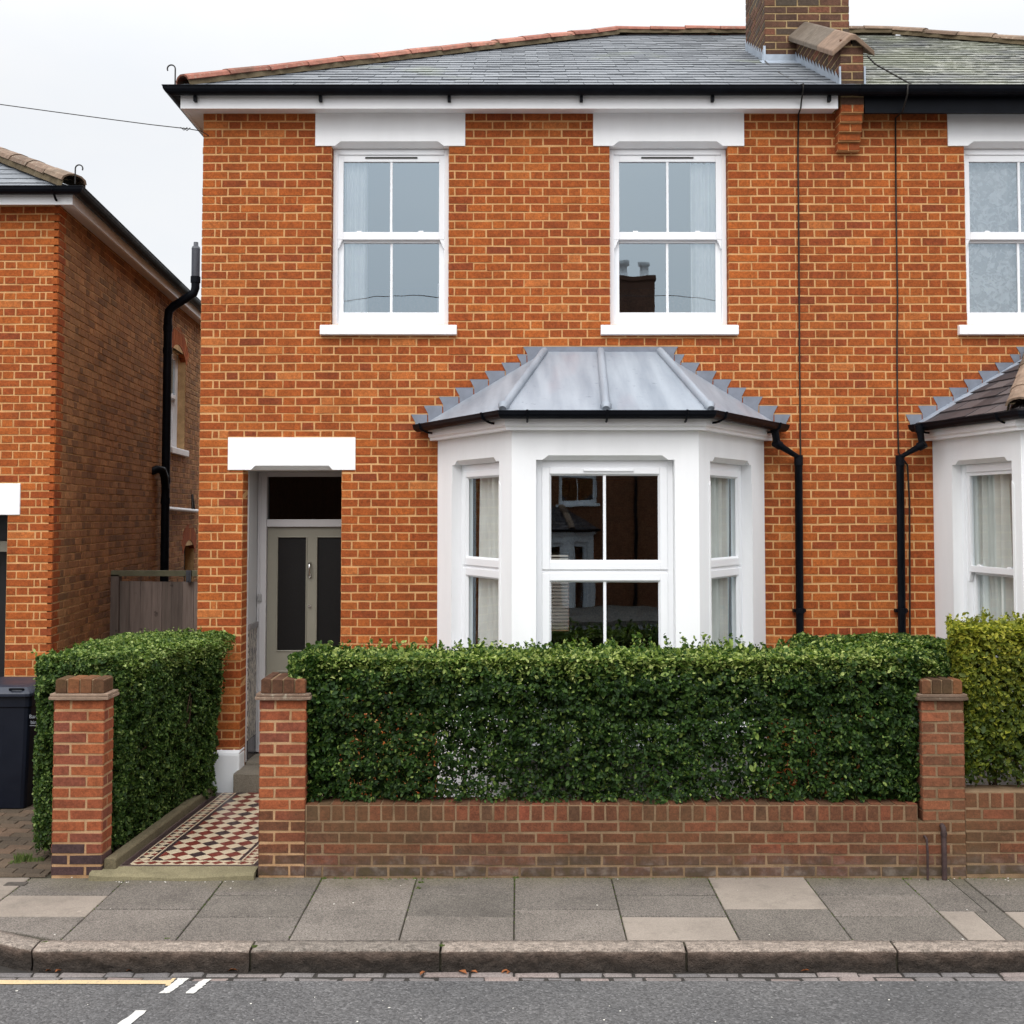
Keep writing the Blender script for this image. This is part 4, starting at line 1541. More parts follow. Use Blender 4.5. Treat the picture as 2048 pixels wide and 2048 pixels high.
for w in (W3, W4):
    upper_lintel(w, nb)
    sash_window(F0, w['u0'] + .004, w['u1'] - .004, WZ0, WZ1 - .003, nb, (WG[0] - .0, WG[1], WG[2], WG[3]), (w['u0'] - .085, w['u1'] + .075, SILL[0], SILL[1]), vent=False, slim=True, gmat='glass_lace')
E2, ZG2, wins2, zg2, zb2 = bay(F0, UC2, nb, 'sash', 'slate', BHF=1.215, fl0=(.243, .905))

# black eaves
mb = MB()
mb.box(PX1 + .004, XR + .2, 9.8, 9.83, HZ(226, 9.8), HZ(190, 9.8))
mb.prism([(PX1 + .004, 9.83, HZ(226, 9.8) + .03), (XR + .2, 9.83, HZ(226, 9.8) + .03), (XR + .2, 10.0, ZS + .03), (PX1 + .004, 10.0, ZS + .03)], (0, 0, .012))
mb.build('fascia', M['black'], nb)
mb = MB()
mb.sweep([(XP + .021, 9.738, zg_), (XR + .2, 9.738, zg_)], gutter_prof(.067))
mb.build('gutter', M['black'], nb)
# roof: mirror of the other half
XER = 2 * XP - XE
XRR = 2 * XP - XRL
mb = MB()
mb.poly([(XP, YE, ZE), (XER, YE, ZE), (XRR, YE + HIP, ZR), (XP, YE + HIP, ZR)])
mb.poly([(XER, YE, ZE), (XER, YE + 2 * HIP, ZE), (XRR, YE + HIP, ZR)])
mb.poly([(XER, YE + 2 * HIP, ZE), (XP, YE + 2 * HIP, ZE), (XP, YE + HIP, ZR), (XRR, YE + HIP, ZR)])
roof2 = mb.build('roof', M['slate_old'], nb)
mb = MB()
slates(mb, Vector((XP, YE, ZE + .006)), (1, 0, 0), Rt, [(0, 0), (XER - XP, 0), (XRR - XP, Ls), (0, Ls)], .255, .19, .012)
mb.build('slate_covering', M['slate_old'], roof2)
mb = MB()
ridge_tiles(mb, Vector((XP, YE + HIP, ZR + .02)), Vector((XRR + .07, YE + HIP, ZR + .02)), .45, .105, .03, 0, 1, 14)
ridge_tiles(mb, Vector((XER - .05, YE + .05, ZE + .03)), Vector((XRR, YE + HIP, ZR + .02)), .45, .105, .03, 0, 1, 15)
mb.build('ridge_tile', [M['terracotta_old'], M['mortar_ridge']], roof2)
# cables
cable_down([H(1735, 112, 10.1), H(1750, 128, 10.05), H(1775, 142, 9.95), H(1800, 156, 9.85), H(1829, 172, 9.76), (HX(1815, 176, 9.67), 9.66, zg_ + .0), (HX(1814, 200, 9.68), 9.665, zg_ - .08), H(1805, 224, 9.79), H(1791, 236, yc), H(1792, 400, yc), H(1795, 600, yc), H(1794, 680, yc), H(1794.5, 800, yc), H(1797, 905, yc), H(1815, 930, yc), H(1819, 1000, yc), H(1819.5, 1150, yc), H(1820, 1290, yc)], nb)
kn = [Vector((HX(1843, 868, 9.75), 9.80, ZG2 - .03)), Vector((HX(1845, 885, 9.8), 9.81, HZ(890, 9.8)))]
downpipe(0, 0, 1800, 915, nb, knee=kn)

# curtains
w = W1
curtain(F0, w['u0'] + .09, w['u0'] + .30, WZ0 - .1, WZ1 - .05, -.185, 'white curtain drawn to the left side of the upper left sash window', folds=4, depth=.02)
curtain(F0, w['u1'] - .115, w['u1'] - .06, WZ0 - .1, WZ1 - 1.2, -.20, 'sliver of white curtain at the right side of the upper left sash window', folds=2, depth=.01)
w = W2
curtain(F0, w['u1'] - .31, w['u1'] - .07, WZ0 - .1, WZ1 - .1, -.185, 'white curtain drawn to the right side of the upper window above the bay', folds=4, depth=.02)
w = W3
curtain(F0, w['u0'] + .04, w['u1'] - .04, WZ0 - .1, WZ1 - .05, -.185, 'patterned white lace net curtain filling the upper window at the right edge', 'lace', folds=9, depth=.014)
f, o0, o1, L = wins1[0]
curtain(f, o0 + .10, o1 + .12, zb1 - .05, zg1[0] + .05, -.20, 'cream curtain in the left angled side of the white bay', 'curtain_bay', folds=6, depth=.045)
f, o0, o1, L = wins1[2]
curtain(f, o0 - .12, o1 - .10, zb1 - .05, zg1[0] + .05, -.20, 'cream curtain in the right angled side of the white bay', 'curtain_bay', folds=6, depth=.045)
f, o0, o1, L = wins2[0]
curtain(f, o0 + .06, o0 + .52, zb2 - .05, zg2[0] + .05, -.205, 'white curtain in the slate-roofed bay behind the golden hedge', 'curtain_bay', folds=5, depth=.045)

# slatted blind in the rear window, seen right through the bay
mb = MB()
x0, x1, z0, z1 = RW
k = int((z1 - z0) / .052)
for i in range(k):
    z = z0 + (i + .5) * (z1 - z0) / k
    mb.prism([(x0 + .005, YB + .02, z - .012), (x0 + .005, YB + .024, z - .012), (x0 + .005, YB + .05, z + .012), (x0 + .005, YB + .046, z + .012)], (x1 - x0 - .01, 0, 0))
mb.box(x0 + .005, x1 - .005, YB + .01, YB + .06, z1 - .04, z1 - .002)
o = mb.build('window_blind', M['curtain_bay'], None, origin=((x0 + x1) / 2, YB + .03, z0))
tag(o, 'pale slatted blind in the rear window, seen through the bay glass', 'blind')

# ================================================================== LEFT-HAND NEIGHBOUR
YLH = 10.63
XLC = HX(118, 440, YLH)
th = math.radians(5.0)
ls = thing('brick_house', (XLC, YLH, 0), 'brick house at the left edge with dark brown flank wall and black soil pipe', 'house', 'brick houses on the street')
FL = frame((XLC, YLH, 0), (1, 0, 0), (0, -1, 0))
sdir = Vector((-math.sin(th), math.cos(th), 0))
FS = frame((XLC, YLH, 0), sdir, (math.cos(th), math.sin(th), 0))
zwl = HZ(414, 10.6)
zlt = HZ(967, YLH)
zlb = HZ(1030, YLH)
dl1 = HX(12, 1200, YLH) - XLC
ll1 = HX(41, 1000, YLH) - XLC
mb = MB()
dop = [(-1.55, dl1, -1, zlb)]
solid_wall(mb, FL, (-6.0, -.045), (0, zwl + .06), dop, 0, -.3, 1)
ZPL = HZ(1030, YLH)
bricks(mb, FL, -6.0, 0, 0, zwl + .06, dop + [(-1.75, ll1, zlb, zlt)], lambda r, a, b: [(-q, -p) for p, q in flemish(r, 0, 6.2)][::-1], ZPL)
mb.build('wall', [M['brick'], M['mortar']], ls)
mb = MB()


def side_hit(px, py):
    r = Vector(((px - CX) / F, 0, 0)) + _up * ((CY - py) / F) + _fw
    n = FS.nd
    t = (FS.org - Vector((0, 0, CAMZ))).dot(n) / r.dot(n)
    p = Vector((0, 0, CAMZ)) + r * t
    return (p - FS.org).dot(FS.ud), p.z


wa, wzb = side_hit(339, 893)
wb, _ = side_hit(369, 906)
_, wzt = side_hit(340, 690)
wc, lzt = side_hit(368, 1092)
wd = wc + .75
SLEN = 8.6
sh = [(wa, wb, wzb, wzt), (wc, wd, 1.2, lzt)]
solid_wall(mb, FS, (.035, SLEN), (0, zwl + .06), sh, -.004, -.3, 2)
archb = []
bricks(mb, FS, 0, SLEN, 0, zwl + .06, sh + [(wa - .12, wb + .12, wzt - .12, wzt + .26), (wc - .12, wd + .12, lzt - .1, lzt + .25)], flemish, ZPL, mat_fn=lambda u, z, r: 0 if u < .24 else 1)
for a, b, zt in ((wa, wb, wzt), (wc, wd, lzt)):      # gauged orange arches
    n = 15
    cx_, rad = (a + b) / 2, (b - a) * .75
    zc = zt - rad * .98 + .06
    a0 = math.asin(((b - a) / 2 + .04) / rad)
    mb.fbox(FS, a - .12, b + .12, zt + .0, zt + .26, -.05, -.006, 2)
    for i in range(n):
        t0 = -a0 + 2 * a0 * i / n + .006
        t1 = -a0 + 2 * a0 * (i + 1) / n - .006
        q = [(cx_ + math.sin(t) * r_, zc + math.cos(t) * r_) for t, r_ in ((t0, rad + .01), (t1, rad + .01), (t1, rad + .25), (t0, rad + .25))]
        pl = [FS(u, z, .003) for u, z in q]
        mb.prism(pl, -FS.nd * .08, 3, RND.random())
    for sg, e in ((-1, a), (1, b)):    # brick jambs beside the arch
        for i in range(2):
            one_brick(mb, FS, min(e, e + sg * .12), max(e, e + sg * .12), zt - .12 + i * .06, zt - .06 + i * .06, .01, .0035, 3, RND.random(), .001)
mb.build('side_wall', [M['brick'], M['brick_brown'], M['mortar_brown'], M['brick']], ls)
mb = MB()
mb.fbox(FL, -1.75, ll1, zlb, zlt, -.3, .014)
mb.build('lintel', M['render'], ls, bevel=.006)
mb = MB()
zq = HZ(1085 / 2.76 + 700, 10.9)
mb.fbox(FL, -1.55, dl1 - .002, zq - .05, zq + .05, -.40, -.30)
mb.fbox(FL, dl1 - .12, dl1 - .002, .2, zq - .051, -.40, -.30)
mb.build('door_frame', M['door'], ls)
mb = MB()
mb.fbox(FL, -1.6, dl1 + .05, .0, zlb + .1, -.62, -.60)
for a_, b_ in ((-1.40, -.95), (-.88, -.44)):
    mb.fbox(FL, dl1 + .1 + a_, dl1 + .1 + b_, .5, 2.05, -.60, -.59)
mb.build('door', simple('black_door_paint', (0.012, 0.012, 0.014), .35, .4), ls)
wsd = sash_window(FS, wa + .003, wb - .003, wzb, wzt + .03, ls, (wzt - .09, (wzb + wzt) / 2 + .1, (wzb + wzt) / 2 + .04, wzb + .15), (wa - .06, wb + .06, wzb - .09, wzb), vent=False, slim=True, rec=.11)
mb = MB()
mb.fbox(FS, wc, wd, 1.2, lzt, -.16, -.13)
mb.build('window', M['inside'], ls)
# rear and far walls
mb = MB()
bk = [FS(SLEN, 0, 0), FS(SLEN, 0, -.3)]
mb.prism([(p.x, p.y, 0) for p in (FS(SLEN, 0, -.301), FS(SLEN, 0, -6.0), FS(SLEN - .3, 0, -6.0), FS(SLEN - .3, 0, -.301))], (0, 0, zwl + .05))
mb.prism([(p.x, p.y, 0) for p in (FS(SLEN - .301, 0, -5.7), FS(SLEN - .301, 0, -6.0), FS(.4, 0, -6.0), FS(.4, 0, -5.7))], (0, 0, zwl + .05))
mb.build('rear_wall', M['brick_brown'], ls)
# eaves
zf0, zf1 = HZ(409, 10.45), HZ(387, 10.45)
oh = .18


def around(front, side, z):
    """level polyline along front and flank eaves, offset outward"""
    a = FL(-6.2, 0, front)
    c = FL(0, 0, front)
    # corner where the offset front and offset flank lines meet
    p0 = FL(0, 0, front)
    s0 = FS(0, 0, side)
    # s0 + sdir*t has y == p0.y
    t = (p0.y - s0.y) / sdir.y
    cor = s0 + sdir * t
    e = FS(SLEN + .2, 0, side)
    return [Vector((q.x, q.y, z)) for q in (a, cor, e)]


mb = MB()
mb.sweep(around(oh, oh, zf0), [(0, 0), (0, zf1 - zf0), (-.025, zf1 - zf0), (-.025, 0)])
mb.build('fascia', M['fascia'], ls)
mb = MB()
mb.sweep(around(oh - .026, oh - .026, zf0 + .01), [(0, 0), (0, .012), (-oh + .02, .05), (-oh + .02, .038)])
mb.build('soffit', M['fascia'], ls)
zgl = HZ(376, 10.38)
mb = MB()
mb.sweep(around(oh + .065, oh + .065, zgl), gutter_prof(.06))
gl_ = mb.build('gutter', M['black'], ls)
ca = around(oh + .06, oh + .06, zgl)
mb = MB()
q = H(108, 392, 10.38)
mb.tube([(q.x, 10.44, zgl - .1), (q.x, 10.41, zgl - .09), (q.x, 10.385, zgl - .065), (q.x, 10.33, zgl - .02)], .011, 6)
mb.build('bracket', M['black'], gl_)
# roof
ca = around(oh + .03, oh + .03, zgl + .0)
tl = .565
hp = 3.4
C0 = ca[1]
top = Vector((C0.x - hp - .3, C0.y + hp, C0.z + hp * tl))
mb = MB()
mb.poly([ca[0], C0, top, (ca[0].x, top.y, top.z)])
mb.poly([C0, ca[2], (top.x - .3, ca[2].y - hp, top.z), top])
mb.poly([(ca[0].x, ca[2].y, C0.z), (ca[0].x, ca[2].y - hp, top.z), (top.x - .3, ca[2].y - hp, top.z), ca[2]])
rl = mb.build('roof', M['slate'], ls)
mb = MB()
pv = Vector((0, 1, tl)).normalized()
slates(mb, ca[0] + Vector((0, 0, .006)), (1, 0, 0), pv, [(0, 0), (C0.x - ca[0].x, 0), (top.x - ca[0].x, hp / pv.y), (0, hp / pv.y)], .255, .195)
mb.build('slate_covering', M['slate'], rl)
mb = MB()
ridge_tiles(mb, C0 + Vector((-.03, .03, .03)), top + Vector((0, 0, .02)), .40, .12, .04, 0, 1, 23)
mb.build('ridge_tile', [M['terracotta_old'], M['mortar_ridge']], rl)
hip_iron((C0.x - .0, C0.y - .0, C0.z + .07), -1, rl)
# soil pipe and branch
mb = MB()
u1, z1 = side_hit(322, 640)
P0 = FS(u1, 0, .09)
zt = z1


def sp(px, py, d):
    """point in front of the flank wall at the pipe's distance"""
    Y = P0.y
    p = H(px, py, Y)
    return Vector((p.x, p.y, p.z))


mb.tube([FS(u1, .05, .09), FS(u1, sp(322, 640, 0).z, .09), FS(u1, sp(322, 622, 0).z, .10), FS(u1, sp(322, 612, 0).z, .16), FS(u1, sp(345, 595, 0).z, .33), FS(u1, sp(362, 585, 0).z, .42), FS(u1, sp(368, 575, 0).z, .44), FS(u1, sp(369, 560, 0).z, .44)], .056, 12)
zc1 = sp(369, 560, 0).z
mb.tube([FS(u1, zc1 - .03, .44), FS(u1, zc1 + .05, .44)], .066, 12)
for yy in (655, 700, 960, 1000):
    zz = sp(322, yy, 0).z
    mb.tube([FS(u1, zz - .05, .09), FS(u1, zz + .03, .09)], .063, 12)
spp = mb.build('soil_pipe', M['black'], ls)
mb = MB()
zc2 = sp(369, 497, 0).z
mb.tube([FS(u1, zc1 + .02, .44), FS(u1, zc2, .44)], .056, 12)
mb.tube([FS(u1, zc2, .44), FS(u1, zc2 + .03, .44), FS(u1, zc2 + .031, .44), FS(u1, zc2 + .09, .44)], [.058, .05, .034, .03], 12)
mb.build('vent_cowl', M['greypipe'], spp)
mb = MB()
zb_ = sp(310, 945, 0).z
mb.tube([FS(u1 - .36, zb_, -.02), FS(u1 - .34, zb_ + .03, .06), FS(u1 - .25, zb_ + .02, .10), FS(u1 - .12, zb_ - .06, .10), FS(u1 - .02, zb_ - .2, .09)], .052, 10)
mb.build('branch_pipe', M['black'], spp)
mb = MB()
ua, za = side_hit(328, 1017)
ub, zb2_ = side_hit(392, 1033)
mb.tube([FS(ua, za, .05), FS(min(ub, SLEN), za - .03, .05)], .028, 8)
mb.build('waste_pipe', M['fascia'], ls)
mb = MB()
uc_, zc_ = side_hit(376, 1010)
mb.tube([FS(uc_, zc_ - .1, .06), FS(uc_ + .05, zc_ + .15, .05), FS(uc_ + .2, zc_ - .1, .06)], .015, 6)
mb.build('pipe_bracket', M['iron'], ls)

# ================================================================== HOUSE ACROSS THE STREET (mirrored in the glass)
YO = -14.6
zo = -1.25
op = thing('brick_house', (2, YO, zo), 'brick house across the street, seen only mirrored in the bay window glass', 'house', 'brick houses on the street')
FO = frame((0, YO, zo), (-1, 0, 0), (0, 1, 0))
uw0, uw1 = -1.05, 0.0
Yv = 8.85 * 2 - YO
xw = (HX(1117, 1000, Yv), HX(1194, 1000, Yv))
zsill = HZ(1010, Yv) - zo
u0, u1 = -xw[1], -xw[0]
mb = MB()
solid_wall(mb, FO, (-14, 14), (0, 7.0), [(u0, u1, zsill, zsill + 1.6), (2.05, 3.1, zsill, zsill + 1.6)], 0, -.3)
mb.box(-14, 14, YO - 8, YO - 7.7, zo, zo + 7.0)
mb.build('wall', M['brick_far'], op)
for a, b in ((u0, u1), (2.05, 3.1)):
    sash_window(FO, a + .004, b - .004, zsill, zsill + 1.6, op, (zsill + 1.5, zsill + .85, zsill + .78, zsill + .14), (a - .09, b + .09, zsill - .09, zsill), vent=False)
mb = MB()
mb.poly([(-14, YO + .3, zo + 6.9), (14, YO + .3, zo + 6.9), (14, YO - 4, zo + 8.5), (-14, YO - 4, zo + 8.5)])
mb.poly([(-14, YO - 8.3, zo + 6.9), (14, YO - 8.3, zo + 6.9), (14, YO - 4, zo + 8.5), (-14, YO - 4, zo + 8.5)])
ro = mb.build('roof', M['slate_dark'], op)
mb = MB()
xc = HX(1275, 600, 9.9 * 2 - YO + 2.5)
yk = YO - 3.0
zk = HZ(565, 10.15 * 2 - yk)
mb.box(xc - .62, xc + .62, yk - .5, yk + .4, zo + 7.4, zk)
mb.box(xc - .68, xc + .68, yk - .56, yk + .46, zk, zk + .16)
ck = mb.build('chimney', M['brick_chimney'], op)
for q in (-.34, .3):
    mb = MB()
    mb.tube([(xc + q, yk, zk + .16), (xc + q, yk, zk + .2), (xc + q, yk, zk + .58), (xc + q, yk, zk + .6), (xc + q, yk, zk + .72)], [.2, .17, .15, .21, .21], 12)
    mb.build('chimney_pot', M['render'], ck)
bay(FO, -HX(1112, 1090, Yv) + .35, op, 'sash', 'slate', flash=False, detail=False)
mb = MB()
mb.tube([FO(-HX(1270, 1000, Yv), .2, .08), FO(-HX(1270, 1000, Yv), 6.8, .08)], .05, 8)
mb.build('downpipe', M['black'], op)
# ================================================================== GROUND AND STREET
YW = 7.87                       # front of the garden walls
YK0 = G(1038, 1880.7, 0).y      # back of the kerb
YK1 = G(1038, 1899, 0).y        # front arris of the kerb
ZRD = HZ(1943, YK1 - .005)
YSET = G(1038, 1962, ZRD).y
print('kerb', YK0, YK1, 'road z', ZRD, 'setts to', YSET)


def st(name, mb, mats, bevel=0):
    o = mb.build(name, mats, bevel=bevel)
    o['kind'] = 'structure'
    return o


mb = MB()
mb.poly([(-150, -150, -1.3), (150, -150, -1.3), (150, 150, -1.3), (-150, 150, -1.3)])
st('ground', mb, M['ground'])
mb = MB()
mb.poly([(-60, 5.0, -.16), (60, 5.0, -.16), (60, 60, -.02), (-60, 60, -.02)])
mb.poly([(-60, 7.9, -.02), (60, 7.9, -.02), (60, 60, -.015), (-60, 60, -.015)])
st('garden_ground', mb, M['soil'])
mb = MB()


def curve_y(x):
    """the kerb line swings back towards the left edge of the picture"""
    return 0.0 if x > -2.72 else min(.26, .115 * ((-2.72 - x) / .30) ** 1.4)


n = 240
xs_ = [-60, -20, -8] + [-6 + 12 * i / n for i in range(n + 1)] + [8, 20, 60]
# gentle camber of the carriageway, dense near the camera
ys_ = [YSET + .004, 6.1, 5.8, 5.2, 4.0, 2.0, -1.0, -6.0, -9.0]
pts = []
for y in ys_:
    for x in (-60, 60):
        pts.append((x, y, ZRD + .05 * (1 - ((y + 1.2) / 7.5) ** 2) * 1.0))
fs = [[2 * i, 2 * i + 1, 2 * i + 3, 2 * i + 2] for i in range(len(ys_) - 1)]
mb.add(pts, fs)
ROADZ = lambda y: ZRD + .05 * (1 - ((y + 1.2) / 7.5) ** 2)
st('road', mb, M['asphalt'])
mb = MB()
mb.box(-60, 60, -13.5, -9.0, -.3, -.02)
st('far_pavement', mb, M['slab'])

# setts of the channel, two rows
mb = MB()
mb.poly([(-14, YSET - .002, ZRD - .006), (14, YSET - .002, ZRD - .006), (14, YK1 + .05, ZRD - .012), (-14, YK1 + .05, ZRD - .012)], 1)
mb.poly([(-14, YK1 + .0505, ZRD - .012), (-2.7, YK1 + .0505, ZRD - .012), (-2.7, YK1 + .36, ZRD - .010), (-14, YK1 + .36, ZRD - .010)], 1)
rr = random.Random(5)
for row in range(2):
    w = (YK1 - .004 - YSET) / 2
    y0 = YSET + row * w + .003
    y1 = y0 + w - .012
    x = -7.0 - .1 * row
    while x < 7:
        L = rr.uniform(.15, .27)
        z = ROADZ(YSET) + rr.uniform(-.004, .006)
        e = .013
        j = lambda: rr.uniform(-.006, .006)
        q = [(x + .006 + j(), y0 + j() * .5), (x + L - .006 + j(), y0 + j() * .5), (x + L - .006 + j(), y1 + j() * .5), (x + .006 + j(), y1 + j() * .5)]
        dz = [rr.uniform(-.003, .003) for _ in range(4)]
        c_ = (sum(p[0] for p in q) / 4, sum(p[1] for p in q) / 4)
        top = [(p[0] + (e if p[0] < c_[0] else -e), p[1] + (e if p[1] < c_[1] else -e), z + d) for p, d in zip(q, dz)]
        mid = [(p[0], p[1], z - .007) for p in q]
        bot = [(p[0], p[1], ZRD - .03) for p in q]
        fs = [(8, 9, 10, 11)]
        for i in range(4):
            k = (i + 1) % 4
            fs += [(i, k, 4 + k, 4 + i), (4 + i, 4 + k, 8 + k, 8 + i)]
        mb.add(bot + mid + top, fs, 0, rr.random())
        x += L
st('sett_channel', mb, [M['sett'], M['cobble_joint']])

# granite kerb stones, rough faced
mb = MB()
kx = [HX(q, 1890, (YK0 + YK1) / 2) for q in (-260, 71, 505, 882, 1370, 1788)]
kx = [kx[0] - 2.4, kx[0] - 1.2] + kx + [kx[-1] + 1.3 * i for i in range(1, 5)]
for i in range(len(kx) - 1):
    a, b = kx[i] + .007, kx[i + 1] - .007
    n = max(2, int((b - a) / .045))
    rn = rr.random()
    rows = []
    ph = rr.uniform(0, 9)
    for k in range(n + 1):
        x = a + (b - a) * k / n
        yo = curve_y(x)
        endr = .012 * (math.exp(-k * .9) + math.exp(-(n - k) * .9))
        nz = lambda s, q: math.sin(x * s + q + ph) * .5 + math.sin(x * s * 2.3 + q * 1.7) * .5
        prof = [(YK0 + yo, -.06), (YK0 + yo, .001 - endr * .3), (YK0 + yo - .05, .002 + .002 * nz(7, 1) - endr * .5),
                (YK1 + yo + .012, .000 + .003 * nz(9, 2) - endr), (YK1 + yo + .001 + .004 * nz(11, 3), -.012 - endr * .6),
                (YK1 + yo + .010 * nz(23, 4) - .002 + endr, -.045 + .006 * nz(17, 1)), (YK1 + yo + .013 * nz(19, 5) + .004 + endr, -.075 + .006 * nz(14, 3)),
                (YK1 + yo + .008 * nz(26, 6) + .004 + endr, -.10), (YK1 + yo - .004, ZRD - .03)]
        rows.append([(x, y, z) for y, z in prof])
    m = len(rows[0])
    fs = []
    for k in range(n):
        for q in range(4, m - 1):
            fs.append([k * m + q, (k + 1) * m + q, (k + 1) * m + q + 1, k * m + q + 1])
    mb.add([p for r_ in rows for p in r_], fs, 0, rn, True)
    mb.add([p for r_ in rows for p in r_], [[k * m + q, (k + 1) * m + q, (k + 1) * m + q + 1, k * m + q + 1] for k in range(n) for q in range(3)], 0, rn, True)
    mb.add([p for r_ in rows for p in r_], [[k * m + 3, (k + 1) * m + 3, (k + 1) * m + 4, k * m + 4] for k in range(n)], 0, rn, True)
    mb.add(rows[0], [list(range(m))], 0, rn)
    mb.add(rows[-1], [list(range(m - 1, -1, -1))], 0, rn)
mb.box(-2.72, 14, YK1 + .035, YK0 - .002, ZRD - .05, -.035, 1)
st('kerb', mb, [M['granite'], M['slab_joint']])

# paving slabs, laid as separate flags on one bed
mb = MB()
mb.poly([(-2.7, YK0 - .06, -.012), (60, YK0 - .06, -.012), (60, YW + .02, -.012), (-2.7, YW + .02, -.012)], 2)
mb.poly([(-60, YK0 + .24, -.012), (-3.4, YK0 + .24, -.012), (-3.0, YK0 + .10, -.012), (-2.7, YK0 - .02, -.012), (-2.7, YW + .02, -.012), (-60, YW + .02, -.012)], 2)
colx = [-9.3, -8.64, -7.98, -7.32, -6.66, -6.0, -5.34, -4.68, -4.0, -3.34, -2.678, -2.005, -1.347, -.70, -.03, .63, 1.29, 1.95, 2.62]
A_ = [YK0, 7.126, 7.525, YW + .01]
B_ = [YK0, 7.254, YW + .01]


def slab(x0, x1, y0, y1, mat=0, rn=None):
    g = .0045
    z = rr.uniform(-.0025, .0025)
    t = [rr.uniform(-.002, .002) for _ in range(4)]
    h = .008
    ya = y0 + (curve_y(x0) if abs(y0 - YK0) < 1e-6 else 0)
    yb = y0 + (curve_y(x1) if abs(y0 - YK0) < 1e-6 else 0)
    s = [(x0 + g, ya + h), (x1 - g, yb + h), (x1 - g, y1 - h), (x0 + g, y1 - h)]
    e = .004
    top = [(x0 + g + e, ya + h + e, z + t[0]), (x1 - g - e, yb + h + e, z + t[1]), (x1 - g - e, y1 - h - e, z + t[2]), (x0 + g + e, y1 - h - e, z + t[3])]
    mid = [(a, b, z - .004 + c) for (a, b), c in zip(s, t)]
    bot = [(a, b, -.03) for a, b in s]
    fs = [(8, 9, 10, 11)]
    for i in range(4):
        k = (i + 1) % 4
        fs += [(i, k, 4 + k, 4 + i), (4 + i, 4 + k, 8 + k, 8 + i)]
    mb.add(bot + mid + top, fs, mat, rr.random() if rn is None else rn)


for i in range(len(colx) - 1):
    x0, x1 = colx[i], colx[i + 1]
    xm = (x0 + x1) / 2
    if xm < -4:
        rows = A_ if i % 2 else B_
    elif xm < -3.34:
        rows = [YK0, 7.1, YW + .01]
    else:
        rows = A_ if round((xm + .365) / .66) % 2 == 0 else B_
    rows = list(rows)
    for j in range(len(rows) - 1):
        y0, y1 = rows[j], rows[j + 1]
        mt = 0
        if -4.0 < xm < -3.34 and j == 1:
            mt = 1
        if -3.34 < xm < -2.68 and abs(y0 - 7.126) < .02:
            mt = 1
        if 1.29 < xm < 1.95 and j == len(rows) - 2:
            mt = 1
        if .63 < xm < 1.29 and j == 0:
            mt = 1
        slab(x0, x1, y0, y1, mt)
# infill strips, drain channel and flags to the right
slab(2.62, 2.85, YK0, 7.22, 1)
slab(2.62, 2.93, 7.22, YW + .01, 0)
mb.box(2.856, 3.03, YK0 + .004, 7.216, -.03, -.006, 0, .1)
mb.box(2.935, 3.03, 7.218, YW, -.03, -.007, 0, .0)
slab(3.035, 3.7, 6.85, 7.22, 1)
slab(3.035, 3.7, YK0, 6.85, 0)
slab(3.035, 3.7, 7.22, 7.52, 0)
slab(3.035, 3.7, 7.52, YW + .01, 0)
x = 3.7
k = 0
while x < 12:
    rows = A_ if k % 2 else B_
    for j in range(len(rows) - 1):
        slab(x, x + .66, rows[j], rows[j + 1])
    x += .66
    k += 1
# the long stretches of footway beyond the picture
mb.box(-60, -9.305, YK0 + .26, YW + .01, -.03, -.002, 0)
mb.box(12, 60, YK0, YW + .01, -.03, -.002, 0)
st('pavement', mb, [M['slab'], M['slab_pale'], M['slab_joint'], M['block']])

# road markings
mb = MB()
zr = ROADZ(6.2) + .004
yl = G(300, 1965, ZRD).y


def wobble_strip(a, b, c, d, n, amp):
    """quad strip from edge a-b to edge d-c with worn edges"""
    a, b, c, d = [Vector(q) for q in (a, b, c, d)]
    pts = []
    for i in range(n + 1):
        t = i / n
        w1, w2 = rr.uniform(-amp, amp), rr.uniform(-amp, amp)
        p, q = a.lerp(d, t), b.lerp(c, t)
        s = (q - p).normalized()
        pts += [p + s * w1, q + s * w2]
    return pts, [[2 * i, 2 * i + 1, 2 * i + 3, 2 * i + 2] for i in range(n)]


def mk(px):
    p = [G(x, y, ZRD) for x, y in px]
    return [Vector((q.x, q.y, ROADZ(q.y) + .0045)) for q in p]


p = mk([(-60, 1962), (-60, 1969), (341, 1969), (346, 1961)])
p[0].x = p[1].x = -9
pt, fs_ = wobble_strip(*p, 60, .003)
mb.add(pt, fs_)
p = mk([(338, 1973), (330, 1973), (345, 1957.5), (352, 1957.5)])
pt, fs_ = wobble_strip(p[0], p[1], p[2], p[3], 5, .003)
mb.add([(a, b, c + .002) for a, b, c in pt], fs_)
st('yellow_line', mb, M['yellow_line'])
for q in ([(357, 1957), (379, 1957), (339, 1988), (318, 1988)], [(405.5, 1959), (423, 1958.5), (389, 1988.5), (370.5, 1988.5)], [(271.5, 2023.5), (294.5, 2023.5), (206, 2096), (181, 2096)]):
    mb = MB()
    p = mk(q)
    pt, fs_ = wobble_strip(p[0], p[1], p[2], p[3], 10, .006)
    mb.add(pt, fs_)
    st('road_marking', mb, M['white_line'])

# stop-tap cover set in the pale slab
mb = MB()
a, b = G(6, 1772, 0), G(57, 1765, 0)
mb.box(a.x, b.x, a.y, b.y, -.01, .0045)
for i in range(4):
    mb.box(a.x + .01, b.x - .01, a.y + .006 + i * .008, a.y + .010 + i * .008, .0045, .0065)
o = mb.build('drain_cover', simple('worn_cast_iron', lin(84, 78, 72), .7, .4, .4, 40), origin=(a.x, a.y, 0))
tag(o, 'small dark metal stop-tap cover set in the pale slab at far left', 'cover')

